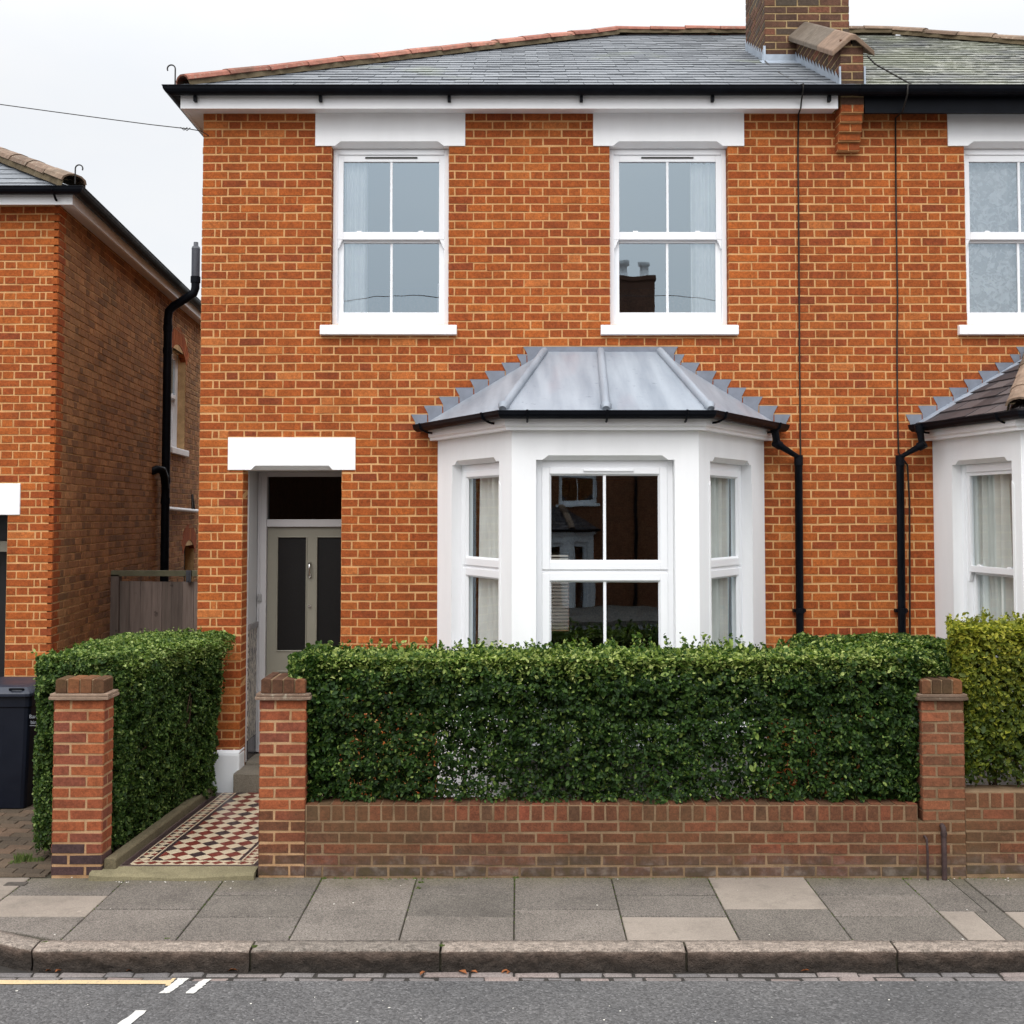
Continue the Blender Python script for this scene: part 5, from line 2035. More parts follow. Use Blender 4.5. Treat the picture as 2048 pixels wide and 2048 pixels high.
# front path with its geometric tiles
NL, NR = Vector((G(262, 1714, .06).x, 7.955, .058)), Vector((-1.79, 7.955, .058))
FLp, FR = Vector((G(455, 1567, .1).x, 9.815, .10)), Vector((-1.60, 9.815, .10))


def pp(u, v, dz=0.0):
    q = NL.lerp(NR, u).lerp(FLp.lerp(FR, u), v)
    return Vector((q.x, q.y, q.z + dz))


mb = MB()
W_, L_ = 1.0, 1.86
ins = lambda u, v, dz: pp(u / W_, v / L_, dz)
mb.prism([ins(-.05, -.01, .0), ins(W_ + .03, -.01, .0), ins(W_ + .03, L_, .0), ins(-.05, L_, .0)], (0, 0, -.2), 3)


def tile(poly, mat):
    c = (sum(p[0] for p in poly) / len(poly), sum(p[1] for p in poly) / len(poly))
    q = [(c[0] + (p[0] - c[0]) * .975, c[1] + (p[1] - c[1]) * .975) for p in poly]
    mb.add([ins(u, v, .004) for u, v in q], [list(range(len(q)))], mat, rr.random())


def tiles(region, du, dv, colours, phase=0):
    u0, u1, v0, v1 = region
    ni, nj = int((u1 - u0) / du) + 3, int((v1 - v0) / dv) + 3
    for i in range(-1, ni * 2):
        for j in range(-1, nj * 2):
            if (i + j) % 2:
                continue
            cu, cv = u0 + i * du / 2, v0 + j * dv / 2
            poly = [(cu - du / 2, cv), (cu, cv - dv / 2), (cu + du / 2, cv), (cu, cv + dv / 2)]
            for a, b, c in ((1, 0, -u0), (-1, 0, u1), (0, 1, -v0), (0, -1, v1)):
                poly = clip_poly(poly, a, b, c)
                if len(poly) < 3:
                    break
            if len(poly) >= 3:
                ar = abs(sum(poly[k][0] * poly[(k + 1) % len(poly)][1] - poly[(k + 1) % len(poly)][0] * poly[k][1] for k in range(len(poly))))
                if ar > 1e-5:
                    tile(poly, colours(i, j))


def rect_tile(u0, u1, v0, v1, mat):
    n = max(1, int(max(u1 - u0, v1 - v0) / .15))
    for k in range(n):
        if u1 - u0 > v1 - v0:
            tile([(u0 + (u1 - u0) * k / n, v0), (u0 + (u1 - u0) * (k + 1) / n, v0), (u0 + (u1 - u0) * (k + 1) / n, v1), (u0 + (u1 - u0) * k / n, v1)], mat)
        else:
            tile([(u0, v0 + (v1 - v0) * k / n), (u1, v0 + (v1 - v0) * k / n), (u1, v0 + (v1 - v0) * (k + 1) / n), (u0, v0 + (v1 - v0) * (k + 1) / n)], mat)


rect_tile(0, .05, 0, L_, 2)
rect_tile(W_ - .05, W_, 0, L_, 2)
for a, b in ((.05, .062), (.158, .17), (W_ - .062, W_ - .05), (W_ - .17, W_ - .158)):
    rect_tile(a, b, .012, L_, 0)
rect_tile(.17, .195, .10, L_, 2)
rect_tile(W_ - .195, W_ - .17, .10, L_, 2)
rect_tile(.062, W_ - .062, .0, .012, 0)
rect_tile(.062, W_ - .062, .080, .092, 0)
bcol = lambda i, j: 0 if j % 2 == 0 else (1 if i % 4 < 2 else 2)
dk = lambda i, j: (1, 1, 2)[(i + j // 2) % 3]
tiles((.062, .158, .092, L_), .094, .068, lambda i, j: 0 if i % 2 else (1 if j % 4 == 0 else 2))
tiles((W_ - .158, W_ - .062, .092, L_), .094, .068, lambda i, j: 0 if i % 2 else 1)
tiles((.062, W_ - .062, .012, .080), .094, .066, lambda i, j: 0 if j % 2 == 0 else 1)
tiles((.195, W_ - .195, .10, L_), .1325, .125, lambda i, j: 0 if j % 2 else (1 if ((i + j) // 2 + j // 2) % 4 else 2))
st('path', mb, [M['tile_cream'], M['tile_red'], M['tile_black'], M['grout']])

# threshold stone, worn hollow in the middle
mb = MB()
x0, x1 = G(196, 1745, 0).x, -1.80
n = 24
rows = []
for k in range(n + 1):
    t = k / n
    x = x0 + (x1 - x0) * t
    sag = .012 * math.sin(math.pi * t) + .002 * math.sin(x * 31)
    yf = 7.80 + .01 * math.sin(x * 9) + .02 * (math.exp(-k * .8))
    rows.append([(x, yf, -.02), (x, yf + .004, .032 - sag), (x, yf + .02, .048 - sag), (x, 7.95, .056)])
fs_ = [[k * 4 + q, (k + 1) * 4 + q, (k + 1) * 4 + q + 1, k * 4 + q + 1] for k in range(n) for q in range(3)]
mb.add([p for r_ in rows for p in r_], fs_, 0, .5)
mb.add(rows[0], [[0, 1, 2, 3]])
mb.add(rows[-1], [[3, 2, 1, 0]])
st('path_threshold', mb, M['threshold'])
# edging stone on the left of the path
mb = MB()
k0, k1 = pp(-.06, 0), pp(-.06, 1)
for i in range(3):
    a, b = k0.lerp(k1, i / 3 + (.004 if i else -.03)), k0.lerp(k1, (i + 1) / 3)
    mb.prism([a + Vector((-.045, 0, -.15)), a + Vector((.045, 0, -.15)), a + Vector((.04, 0, .055)), a + Vector((.025, 0, .068)), a + Vector((-.03, 0, .068)), a + Vector((-.045, 0, .055))], (b - a), 0, rr.random())
st('path_edging', mb, M['edging'], bevel=.006)

# block paving of the neighbour's forecourt
mb = MB()
mb.poly([(-9, 7.882, -.004), (-3.2, 7.882, -.004), (-3.2, 10.6, .05), (-9, 10.6, .05)], 1)
rr2 = random.Random(9)
y = 7.30
row = 0
zf = lambda y: .0 + .055 * (y - 7.84) / 2.8
while y < 10.62:
    x = -7.2 + (.1 if row % 2 else 0)
    # the courses run slightly askew to the street
    while x < -2.9:
        g = .002
        sk = lambda xx: (xx + 4) * -.10
        q = [(x + g, y + g + sk(x)), (x + .2 - g, y + g + sk(x + .2)), (x + .2 - g, y + .1 - g + sk(x + .2)), (x + g, y + .1 - g + sk(x))]
        q = clip_poly(clip_poly(clip_poly(q, 0, 1, -7.885), 0, -1, 10.6), -1, 0, -3.245)
        if len(q) >= 3:
            dz = rr2.uniform(-.003, .004)
            e = .004
            c_ = (sum(p[0] for p in q) / len(q), sum(p[1] for p in q) / len(q))
            m_ = len(q)
            top = [(p[0] + (e if p[0] < c_[0] else -e), p[1] + (e if p[1] < c_[1] else -e), zf(p[1]) + .006 + dz) for p in q]
            bot = [(p[0], p[1], zf(p[1]) - .002) for p in q]
            mb.add(bot + top, [list(range(m_, 2 * m_))] + [(i, (i + 1) % m_, m_ + (i + 1) % m_, m_ + i) for i in range(m_)], 0, rr2.random())
        x += .2
    y += .1
    row += 1
st('driveway', mb, [M['block'], M['slab_joint']])

# ================================================================== GARDEN WALLS AND PILLARS
def gate_pillar(mb_, x0, x1, y0, dep, ztop, mat_fn=None, faces='FLR'):
    mb_.box(x0 + .004, x1 - .004, y0 + .004, y0 + dep - .004, -.05, ztop, 1)
    specs = {'F': ((0, y0 + .004, 0), (1, 0, 0), (0, -1, 0), x0, x1), 'L': ((x0 + .004, y0, 0), (0, 1, 0), (-1, 0, 0), 0, dep), 'R': ((x1 - .004, y0, 0), (0, 1, 0), (1, 0, 0), 0, dep)}
    for k in faces:
        o_, u_, n_, a, b = specs[k]
        pat = pier if k == 'F' else (lambda r, p, q: [(p, q)] if r % 2 else [(p, p + (q - p) * .5), (p + (q - p) * .5, q)])
        bricks(mb_, frame(o_, u_, n_), a, b, 0, ztop, [], pat, ztop, mat_fn=mat_fn, jit=.0022, mj=.012)


def pillar_cap(x0, x1, y0, dep, z0, parent, seed):
    """creasing tile course and a weathered row of upright bricks"""
    r_ = random.Random(seed)
    mb_ = MB()
    zt = z0 + .022
    n = 26
    for lay, (ov, za, zb) in enumerate(((.032, z0, z0 + .02), (.026, z0 + .0215, z0 + .04))):
        pts = []
        for k in range(n):
            a = 2 * math.pi * k / n
            cx_, cy_ = (x0 + x1) / 2, y0 + dep / 2
            hx, hy = (x1 - x0) / 2 + ov, dep / 2 + ov
            c_, s_ = math.cos(a), math.sin(a)
            m_ = max(abs(c_), abs(s_))
            f_ = 1 + r_.uniform(-.012, .006)
            pts.append(Vector((cx_ + hx * c_ / m_ * f_, cy_ + hy * s_ / m_ * f_, za)))
        mb_.prism(pts, (0, 0, zb - za), 0, r_.random())
    mb_.build('creasing_tile', M['terracotta_old'], parent, bevel=.003)
    mb_ = MB()
    zc_ = z0 + .042
    nb_ = 4
    w = (x1 - x0 - .004) / nb_
    mb_.box(x0 + .012, x1 - .012, y0 + .012, y0 + dep - .012, z0 + .0405, zc_ + .092, 1)
    for k in range(nb_):
        h = .098 + r_.uniform(-.006, .004)
        a, b = x0 + .002 + k * w + .005, x0 + .002 + (k + 1) * w - .005
        e = .012 if k in (0, nb_ - 1) else .005
        mb_.prism([(a, y0 + .002, zc_), (b, y0 + .002, zc_), (b, y0 + .002, zc_ + h - e - .004), (b - e, y0 + .002, zc_ + h - .003), (a + e, y0 + .002, zc_ + h), (a, y0 + .002, zc_ + h - e)], (0, dep - .004, 0), 0, r_.random())
    return mb_.build('cap', [M['brick_cap'], M['mortar_garden']], parent, bevel=.005)


ZC1 = HZ(1399, 7.87)
x0, x1 = HX(105, 1560, 7.87), HX(206.5, 1560, 7.87)
pl_ = thing('gate_pillar', ((x0 + x1) / 2, 8, 0), 'free-standing brick gate pillar beside the block paving, capped and black at its base', 'pillar')
mb = MB()
gate_pillar(mb, x0, x1, 7.87, .185, ZC1, mat_fn=lambda u, z, r: 2 if z < .16 or (z < .235 and u < -3.02) else 0)
mb.build('shaft', [M['brick_pillar'], M['mortar_pillar'], M['brick_blue']], pl_)
pillar_cap(x0, x1, 7.87, .185, ZC1, pl_, 3)

# wall in front of the main house with its two pillars
XW0, XW1 = HX(518, 1560, 7.87), HX(1930, 1560, 7.87)
xa, xb = HX(611, 1600, 7.87), HX(1836, 1660, 7.87)
ZWT = HZ(1610, 7.87)
gw = thing('garden_wall', ((XW0 + XW1) / 2, 8, 0), 'low brick garden wall topped with upright bricks under the long dark hedge', 'wall')
mb = MB()
FW = frame((0, 7.874, 0), (1, 0, 0), (0, -1, 0))
mb.box(xa, xb, 7.874, 8.09, -.05, ZWT - .002, 1)
bricks(mb, FW, xa + .006, xb - .006, 0.004, ZWT - .1125, [], stretcher, ZWT - .1125, jit=.0024, mj=.012)
bricks(mb, FW, xa + .006, xb - .006, ZWT - .1125, ZWT + .001, [], headers, ZWT - .1125, course=.1125, jit=.0024, mj=.012)
x = xa
while x < xb:      # tops of the upright bricks
    mb.box(x + .006, min(x + .08, xb), 7.879, 8.085, ZWT - .001, ZWT + .0035, 0, RND.random())
    x += .086
mb.build('wall', [M['brick_garden'], M['mortar_garden']], gw)
mb = MB()
gate_pillar(mb, XW0, xa - .001, 7.866, .33, ZC1, faces='FLR', mat_fn=lambda u, z, r: 0 if z > .46 else 2)
pa = mb.build('pillar', [M['brick_pillar'], M['mortar_pillar'], M['brick_garden']], gw)
pillar_cap(XW0, xa - .001, 7.866, .33, ZC1, pa, 4)
mb = MB()
xp0 = HX(1844, 1500, 7.87)
ZLOW = ZC1 - .004 - .075 * 11
mb.box(xb + .001, XW1 - .004, 7.872, 8.09, -.05, ZLOW - .001, 1)
bricks(mb, frame((0, 7.872, 0), (1, 0, 0), (0, -1, 0)), xb + .001, XW1, .004, ZLOW, [], stretcher, ZC1 - .004, jit=.0024, mj=.012)
mb.box(xp0 + .004, XW1 - .004, 7.872, 8.19, ZLOW, ZC1 - .004, 1)
for k_, o_, u_, n_, a_, b_ in (('F', (0, 7.872, 0), (1, 0, 0), (0, -1, 0), xp0, XW1), ('L', (xp0 + .004, 7.868, 0), (0, 1, 0), (-1, 0, 0), 0, .33), ('R', (XW1 - .004, 7.868, 0), (0, 1, 0), (1, 0, 0), 0, .33)):
    bricks(mb, frame(o_, u_, n_), a_, b_, ZLOW, ZC1 - .004, [], pier if k_ == 'F' else (lambda r, p, q: [(p, q)] if r % 2 else [(p, p + (q - p) * .5), (p + (q - p) * .5, q)]), ZC1 - .004, jit=.0022, mj=.012, mat_fn=lambda u, z, r: 2)
pb = mb.build('pillar', [M['brick_garden'], M['mortar_garden'], brick_mat('dull_pillar_brick', [(0.0, lin(102, 66, 48)), (0.5, lin(122, 74, 52)), (1.0, lin(142, 84, 58))], .5, lin(96, 74, 48))], gw)
pillar_cap(xp0, XW1, 7.868, .33, ZC1 - .004, pb, 5)

ZWN = HZ(1584.5, 7.87)
nw = thing('garden_wall', (6, 8, 0), 'low brick garden wall under the golden hedge at the right edge', 'wall')
mb = MB()
mb.box(XW1 + .002, 9.0, 7.876, 8.09, -.05, ZWN - .002, 1)
FW2 = frame((0, 7.876, 0), (1, 0, 0), (0, -1, 0))
bricks(mb, FW2, XW1 + .002, 9.0, .004, ZWN - .1125, [], stretcher, ZWN - .1125, jit=.0024, mj=.012)
bricks(mb, FW2, XW1 + .002, 9.0, ZWN - .1125, ZWN + .001, [], headers, ZWN - .1125, course=.1125, jit=.0024, mj=.012)
mb.build('wall', [M['brick_garden'], M['mortar_garden']], nw)

# two iron stubs at the foot of the wall
mb = MB()
x = HX(1887.5, 1700, 7.84)
zt = HZ(1655, 7.84)
mb.tube([(x, 7.835, -.03), (x, 7.835, zt - .02), (x, 7.842, zt), (x, 7.862, zt + .006), (x, 7.89, zt + .004)], .0175, 10)
mb.tube([(x, 7.835, zt - .055), (x, 7.835, zt - .03)], .0215, 10)
o = mb.build('vent_pipe', M['rust'], origin=(x, 7.835, 0))
tag(o, 'thick rusty pipe standing against the wall below the right pillar', 'pipe')
mb = MB()
x = HX(1854.5, 1700, 7.83)
zt = HZ(1676, 7.83)
mb.tube([(x, 7.83, -.03), (x + .003, 7.832, zt * .6), (x, 7.836, zt - .01), (x - .004, 7.85, zt), (x - .004, 7.88, zt + .001)], .0085, 8)
o = mb.build('vent_pipe', M['rust'], origin=(x, 7.83, 0))
tag(o, 'thin rusty rod standing to the left of the thicker pipe by the wall', 'pipe')

# ================================================================== TIMBER FENCE IN THE PASSAGE
YFN = 12.35
fx0, fx1 = HX(224, 1200, YFN), XL + .02
fn = thing('wooden_fence', ((fx0 + fx1) / 2, YFN, 0), 'grey weathered board fence closing the passage between the houses', 'fence')
mb = MB()
ztb = HZ(1163, YFN)
xx = fx0 + .09
while xx < fx1:
    w = rr.uniform(.10, .125)
    mb.box(xx + .001, xx + w - .002, YFN - .009 + rr.uniform(-.004, .004), YFN + .010, .05, ztb + rr.uniform(-.004, .004), 0, rr.random())
    xx += w
mb.build('board_panel', M['wood'], fn)
mb = MB()
mb.box(fx0, fx0 + .088, YFN - .05, YFN + .05, 0, HZ(1149, YFN), 0, .3)
mb.build('post', M['wood'], fn)
mb = MB()
zr0, zr1 = HZ(1152, YFN), HZ(1141, YFN)
mb.box(fx0 - .0, fx1 + .1, YFN - .05, YFN + .04, zr0, zr1)
mb.build('top_rail', M['wood_green'], fn)
mb = MB()
xq = HX(378, 1150, YFN - .06)
mb.box(xq - .03, xq + .025, YFN - .072, YFN - .052, HZ(1164, YFN), HZ(1140, YFN))
mb.box(xq - .012, xq + .006, YFN - .08, YFN - .0725, HZ(1162, YFN), HZ(1146, YFN))
mb.build('hinge', M['greypipe'], fn)

# ================================================================== WHEELIE BIN
bxr = HX(66, 1470, 9.55)
bin_ = thing('wheelie_bin', (bxr - .28, 9.75, .05), 'navy blue wheelie bin with closed lid on the block paving at the left edge', 'bin')
zb0 = .045
zbt = HZ(1392, 9.5)
mb = MB()
xr, xl = bxr, bxr - .57
pr = []
for (z, i) in ((zb0, .045), (zb0 + .25, .03), (zbt - .09, .004), (zbt - .088, -.006), (zbt, -.008)):
    x0_, x1_, y0_, y1_ = xl + i, xr - i, 9.47 + i, 10.05 - i * 2.4
    c = .04
    pr.append([(x0_ + c, y0_, z), (x1_ - c, y0_, z), (x1_ - .012, y0_ + .012, z), (x1_, y0_ + c, z), (x1_, y1_ - c, z), (x1_ - c, y1_, z), (x0_ + c, y1_, z), (x0_, y1_ - c, z), (x0_, y0_ + c, z), (x0_ + .012, y0_ + .012, z)])
m = len(pr[0])
fs_ = [[k * m + q, k * m + (q + 1) % m, (k + 1) * m + (q + 1) % m, (k + 1) * m + q] for k in range(len(pr) - 1) for q in range(m)]
fs_ += [list(range(m - 1, -1, -1)), [(len(pr) - 1) * m + q for q in range(m)]]
mb.add([p for r_ in pr for p in r_], fs_)
body = mb.build('body', M['bin'], bin_, bevel=.006)
mb = MB()
zl = zbt + .0015
lp = []
for (z, i) in ((zl, -.025), (zl + .028, -.028), (zl + .045, -.012), (zl + .075, .02), (zl + .085, .06)):
    x0_, x1_, y0_, y1_ = xl + i, xr - i, 9.455 + i, 10.08 - i
    c = .05
    lp.append([(x0_ + c, y0_, z), (x1_ - c, y0_, z), (x1_ - .015, y0_ + .015, z), (x1_, y0_ + c, z), (x1_, y1_ - c, z), (x1_ - c, y1_, z), (x0_ + c, y1_, z), (x0_, y1_ - c, z), (x0_, y0_ + c, z), (x0_ + .015, y0_ + .015, z)])
fs_ = [[k * m + q, k * m + (q + 1) % m, (k + 1) * m + (q + 1) % m, (k + 1) * m + q] for k in range(len(lp) - 1) for q in range(m)]
fs_ += [list(range(m - 1, -1, -1)), [(len(lp) - 1) * m + q for q in range(m)]]
mb.add([p for r_ in lp for p in r_], fs_)
lid = mb.build('lid', M['bin_lid'], bin_, bevel=.006)
mb = MB()
hx0, hx1 = HX(25, 1362, 9.5), HX(52, 1362, 9.5)
mb.tube([(hx0, 9.47, zl + .045), (hx0, 9.45, zl + .062), (hx0 + .02, 9.435, zl + .066), (hx1 - .02, 9.435, zl + .066), (hx1, 9.45, zl + .062), (hx1, 9.47, zl + .045)], .009, 8)
mb.build('handle', M['black'], lid)
for xw in (xl - .005, xr + .005):
    mb = MB()
    mb.tube([(xw - .02, 10.02, .15), (xw + .02, 10.02, .15)], .1, 18)
    mb.build('wheel', M['black'], bin_)
# pale printed lettering low on the right of its front, running under the hedge
def lettering(txt, size, loc):
    cu = bpy.data.curves.new('txt', 'FONT')
    cu.body = txt
    cu.size = size
    cu.extrude = .0008
    ob = bpy.data.objects.new('txt', cu)
    COL.objects.link(ob)
    bpy.context.view_layer.update()
    me = bpy.data.meshes.new_from_object(ob.evaluated_get(bpy.context.evaluated_depsgraph_get()))
    bpy.data.objects.remove(ob)
    v = [(loc[0] + q.co.x, loc[1] - q.co.z, loc[2] + q.co.y) for q in me.vertices]
    f_ = [list(p.vertices) for p in me.polygons]
    return v, f_


mb = MB()
tx = HX(57, 1436, 9.46)
tz = HZ(1437, 9.46)
for s_, dz, dx in (('Barn', 0, 0), ('bin', -.047, .012)):
    v, f_ = lettering(s_, .042, (tx + dx, 9.4725, tz + dz))
    mb.add(v, f_)
mb.box(tx + .006, tx + .1, 9.4715, 9.4725, tz - .063, tz - .059)
mb.build('lettering', M['bin_text'], body)
# ================================================================== HEDGES
def vnoise(P, scale, seed):
    r = np.random.RandomState(seed)
    out = np.zeros(len(P))
    for k in range(5):
        d = r.normal(size=3)
        d /= np.linalg.norm(d)
        out += np.sin(P @ d * (2 * math.pi / scale) * r.uniform(.7, 1.5) + r.uniform(0, 6.28))
    return out / 5


def leaf_mesh(name, P, N, size, seed, mats, parent, origin, bright=None, aspect=.55):
    r = np.random.RandomState(seed)
    n = len(P)
    N = N + r.normal(size=(n, 3)) * .55
    N /= np.linalg.norm(N, axis=1)[:, None] + 1e-9
    A = r.normal(size=(n, 3)) + np.array([0, 0, .35])
    A -= N * np.sum(A * N, axis=1)[:, None]
    A /= np.linalg.norm(A, axis=1)[:, None] + 1e-9
    B = np.cross(N, A)
    s = size * np.exp(r.normal(size=n) * .28)
    w = s * aspect * .5
    fold = r.uniform(.05, .35, n)
    base = P - A * (s * .5)[:, None]
    tip = P + A * (s * .5)[:, None] - N * (s * .12)[:, None]
    l1 = P - A * (s * .12)[:, None] - B * w[:, None] + N * (w * fold)[:, None]
    r1 = P - A * (s * .12)[:, None] + B * w[:, None] + N * (w * fold)[:, None]
    l2 = P + A * (s * .22)[:, None] - B * (w * .8)[:, None] + N * (w * fold * .7)[:, None]
    r2 = P + A * (s * .22)[:, None] + B * (w * .8)[:, None] + N * (w * fold * .7)[:, None]
    V = np.stack([base, r1, r2, tip, l2, l1], axis=1).reshape(-1, 3) - np.array(origin)
    idx = np.arange(n)[:, None] * 6
    Fq = np.concatenate([idx + np.array([[0, 1, 2, 3]]), idx + np.array([[0, 3, 4, 5]])], axis=1).reshape(-1)
    me = bpy.data.meshes.new(name)
    me.vertices.add(n * 6)
    me.vertices.foreach_set('co', V.reshape(-1))
    me.loops.add(n * 8)
    me.loops.foreach_set('vertex_index', Fq.astype(np.int32))
    me.polygons.add(n * 2)
    me.polygons.foreach_set('loop_start', (np.arange(n * 2) * 4).astype(np.int32))
    me.materials.append(mats)
    at = me.attributes.new('rnd', 'FLOAT', 'FACE')
    v = r.beta(1.6, 2.2, n)
    if bright is not None:
        v = np.clip(v + bright, 0, 1)  # colour lift on top leaves stands in for overhead light, beside young growth
    at.data.foreach_set('value', np.repeat(v, 2).astype(np.float32))
    me.update()
    me.validate()
    o = bpy.data.objects.new(name, me)
    COL.objects.link(o)
    o.parent = parent
    return o


def sample_face(p0, eu, ev, nrm, n, seed, bulge=.035, deep=.05, scale=.5, hole=.12, thr=-.32, round_edges=None):
    r = np.random.RandomState(seed)
    p0, eu, ev, nrm = [np.array(q, dtype=float) for q in (p0, eu, ev, nrm)]
    s, t = r.rand(n), r.rand(n)
    base = p0 + s[:, None] * eu + t[:, None] * ev
    off = vnoise(base, scale, seed + 3) * bulge + vnoise(base, scale * .3, seed + 4) * bulge * .6
    d = np.minimum(r.exponential(deep, n), .24)
    hn = vnoise(base + nrm * 3, hole, seed + 7) + .5 * vnoise(base, hole * .45, seed + 8)
    # clumps: where the noise is low, leaves sit deeper and leave a hollow
    d = np.where(hn < thr, d + .05 + r.rand(n) * .05, d)
    # arris rounding
    e = .07
    du = np.minimum(s, 1 - s) * np.linalg.norm(eu)
    dv = (1 - t) * np.linalg.norm(ev)
    du = np.minimum(np.minimum(du, dv), np.where(t < 2, 9, 9))
    d = d + .055 * np.clip(1 - du / .10, 0, 1) ** 2
    P = base + nrm * (off - d)[:, None]
    N = np.tile(nrm, (n, 1)) * .85 + np.array([0, 0, .35]) + r.normal(size=(n, 3)) * .35
    return P, N, s, t


def sprigs(rng, pts, nleaf=9, hgt=(.03, .11)):
    P, N = [], []
    for p in pts:
        h = rng.uniform(*hgt)
        lean = np.array([rng.normal(0, .3), rng.normal(0, .3), 1.0])
        lean /= np.linalg.norm(lean)
        for k in range(nleaf):
            t = (k + 1) / nleaf
            P.append(p + lean * h * t + rng.normal(0, .007, 3))
            N.append(lean * .3 + rng.normal(0, .7, 3))
    return np.array(P), np.array(N)


def stems(mb, spots, zb, zt, seed, spread=.16, rad=.013):
    r = random.Random(seed)
    for x, y in spots:
        base = Vector((x, y, zb - .05))
        for k in range(r.randint(2, 4)):
            a = base + Vector((r.uniform(-.03, .03), r.uniform(-.03, .03), 0))
            tip = a + Vector((r.uniform(-spread, spread), r.uniform(-spread, spread) * .7, (zt - zb) * r.uniform(.6, .92)))
            midp = a.lerp(tip, .45) + Vector((r.uniform(-.05, .05), r.uniform(-.05, .05), 0))
            q = rad * r.uniform(.6, 1.2)
            mb.tube([a, midp, tip], [q, q * .75, q * .3], 6)
            for j in range(3):
                t = r.uniform(.25, .8)
                s0 = a.lerp(midp, t * 2) if t < .5 else midp.lerp(tip, t * 2 - 1)
                s1 = s0 + Vector((r.uniform(-.14, .14), r.uniform(-.14, .14), r.uniform(.06, .25)))
                mb.tube([s0, s1], [q * .4, q * .15], 4)


# ---- long privet hedge in front of the bay
hx0, hx1 = HX(597, 1500, 7.93), HX(1852, 1500, 7.93)
hy0, hy1 = 7.915, 8.54
hz0, hz1 = ZWT + .012, HZ(1311, 7.95)
hg = thing('privet_hedge', ((hx0 + hx1) / 2, 8.25, ZWT - .3), 'long dark green clipped hedge standing behind the low wall in front of the bay', 'hedge', 'clipped hedges of the front gardens')
sets = []
wd, ht = hx1 - hx0, hz1 - hz0
P, N, s, t = sample_face((hx0, hy0, hz0), (wd, 0, 0), (0, 0, ht), (0, -1, 0), 84000, 1, .04, .07, .5, .15, -.05)
r = np.random.RandomState(2)
# thin and gappy foot where the bare stems show
thin = vnoise(P, .5, 77) * .5 + vnoise(P, .16, 78) * .6
keep = r.rand(len(P)) < np.clip(.34 + t * 1.35 + np.clip(.10 - t, 0, .1) * 3 + thin * .75 + np.where((P[:, 0] < UC1 - BHW + .1) | (P[:, 0] > UC1 + BHW - .1), .5, 0), .05, 1)
P, N, t = P[keep], N[keep], t[keep]
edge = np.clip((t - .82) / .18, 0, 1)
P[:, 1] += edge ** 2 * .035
sets.append((P, N, edge * .28))  # upper front leaves tinted lighter, as if catching light from above
xt0 = HX(576, 1320, 7.95)
P, N, s, t = sample_face((xt0 + .05, hy0 + .02, hz1 - .015), (hx1 + .05 - xt0, 0, 0), (0, hy1 - hy0, 0), (0, 0, 1), 60000, 11, .018, .04)
sets.append((P, N, np.full(len(P), .32)))  # top leaves painted brighter to make up for weak zenith light; partly young growth
P, N, s, t = sample_face((hx0, hy1, hz0 + .5), (wd, 0, 0), (0, 0, ht - .5), (0, 1, 0), 7000, 12, .03, .06)
sets.append((P, N, np.zeros(len(P))))
P, N, s, t = sample_face((hx0, hy0, hz0), (0, hy1 - hy0, 0), (0, 0, ht), (-1, 0, 0), 16000, 13, .03, .05)
sets.append((P, N, np.zeros(len(P))))
P, N, s, t = sample_face((hx1, hy0, hz0), (0, hy1 - hy0, 0), (0, 0, ht), (1, 0, 0), 14000, 14, .03, .05)
sets.append((P, N, np.zeros(len(P))))
# overhanging shoulders above the two pillars
P, N, s, t = sample_face((xt0, hy0 + .01, hz1 - .17), (hx0 - xt0 + .1, 0, 0), (0, 0, .17), (0, -1, 0), 3200, 15, .02, .05)
sets.append((P, N, np.full(len(P), .15)))
P, N, s, t = sample_face((xt0, hy0 + .01, hz1 - .18), (0, .6, 0), (0, 0, .18), (-1, 0, 0), 3500, 16, .02, .05)
sets.append((P, N, np.full(len(P), .12)))
xt1 = HX(1908, 1320, 8.1)
P, N, s, t = sample_face((hx1 - .05, 8.0, hz1 - .19), (xt1 - hx1 + .05, 0, 0), (0, 0, .19), (0, -1, 0), 6000, 17, .03, .06)
sets.append((P, N, np.full(len(P), .1)))
P, N, s, t = sample_face((hx1 - .05, 8.0, hz1 - .02), (xt1 - hx1 + .05, 0, 0), (0, .6, 0), (0, 0, 1), 6000, 18, .02, .05)
sets.append((P, N, np.full(len(P), .2)))
# return of the hedge towards the house along the boundary
bx0, bx1 = HX(1600, 1300, 9.0), HX(1905, 1300, 9.0)
P, N, s, t = sample_face((bx0, 8.5, hz1 - .005), (bx1 - bx0, 0, 0), (0, .95, 0), (0, 0, 1), 22000, 19, .035, .04)
sets.append((P, N, np.full(len(P), .18)))
P, N, s, t = sample_face((bx0, 8.6, hz1 - .6), (0, .85, 0), (0, 0, .6), (-1, 0, 0), 5000, 20, .03, .05)
sets.append((P, N, np.zeros(len(P))))
# loose filling
n = 9000
P = np.stack([r.uniform(hx0 + .05, hx1 - .05, n), r.uniform(hy0 + .1, hy1 - .1, n), hz0 + .5 + r.rand(n) ** .8 * (ht - .55)], 1)
sets.append((P, r.normal(size=(n, 3)), np.zeros(n)))
pts = np.stack([r.uniform(xt0 + .05, hx1 + .1, 300), r.uniform(hy0 + .02, hy1, 300), np.full(300, hz1 - .01)], 1)
P, N = sprigs(r, pts, 8, (.02, .075))
sets.append((P, N, np.full(len(P), .22)))
pts = np.stack([r.uniform(HX(1095, 1300, 8), HX(1500, 1300, 8), 26), r.uniform(hy0 + .05, hy1, 26), np.full(26, hz1)], 1)
P, N = sprigs(r, pts, 11, (.06, .13))
sets.append((P, N, np.full(len(P), .22)))
P = np.concatenate([q[0] for q in sets])
N = np.concatenate([q[1] for q in sets])
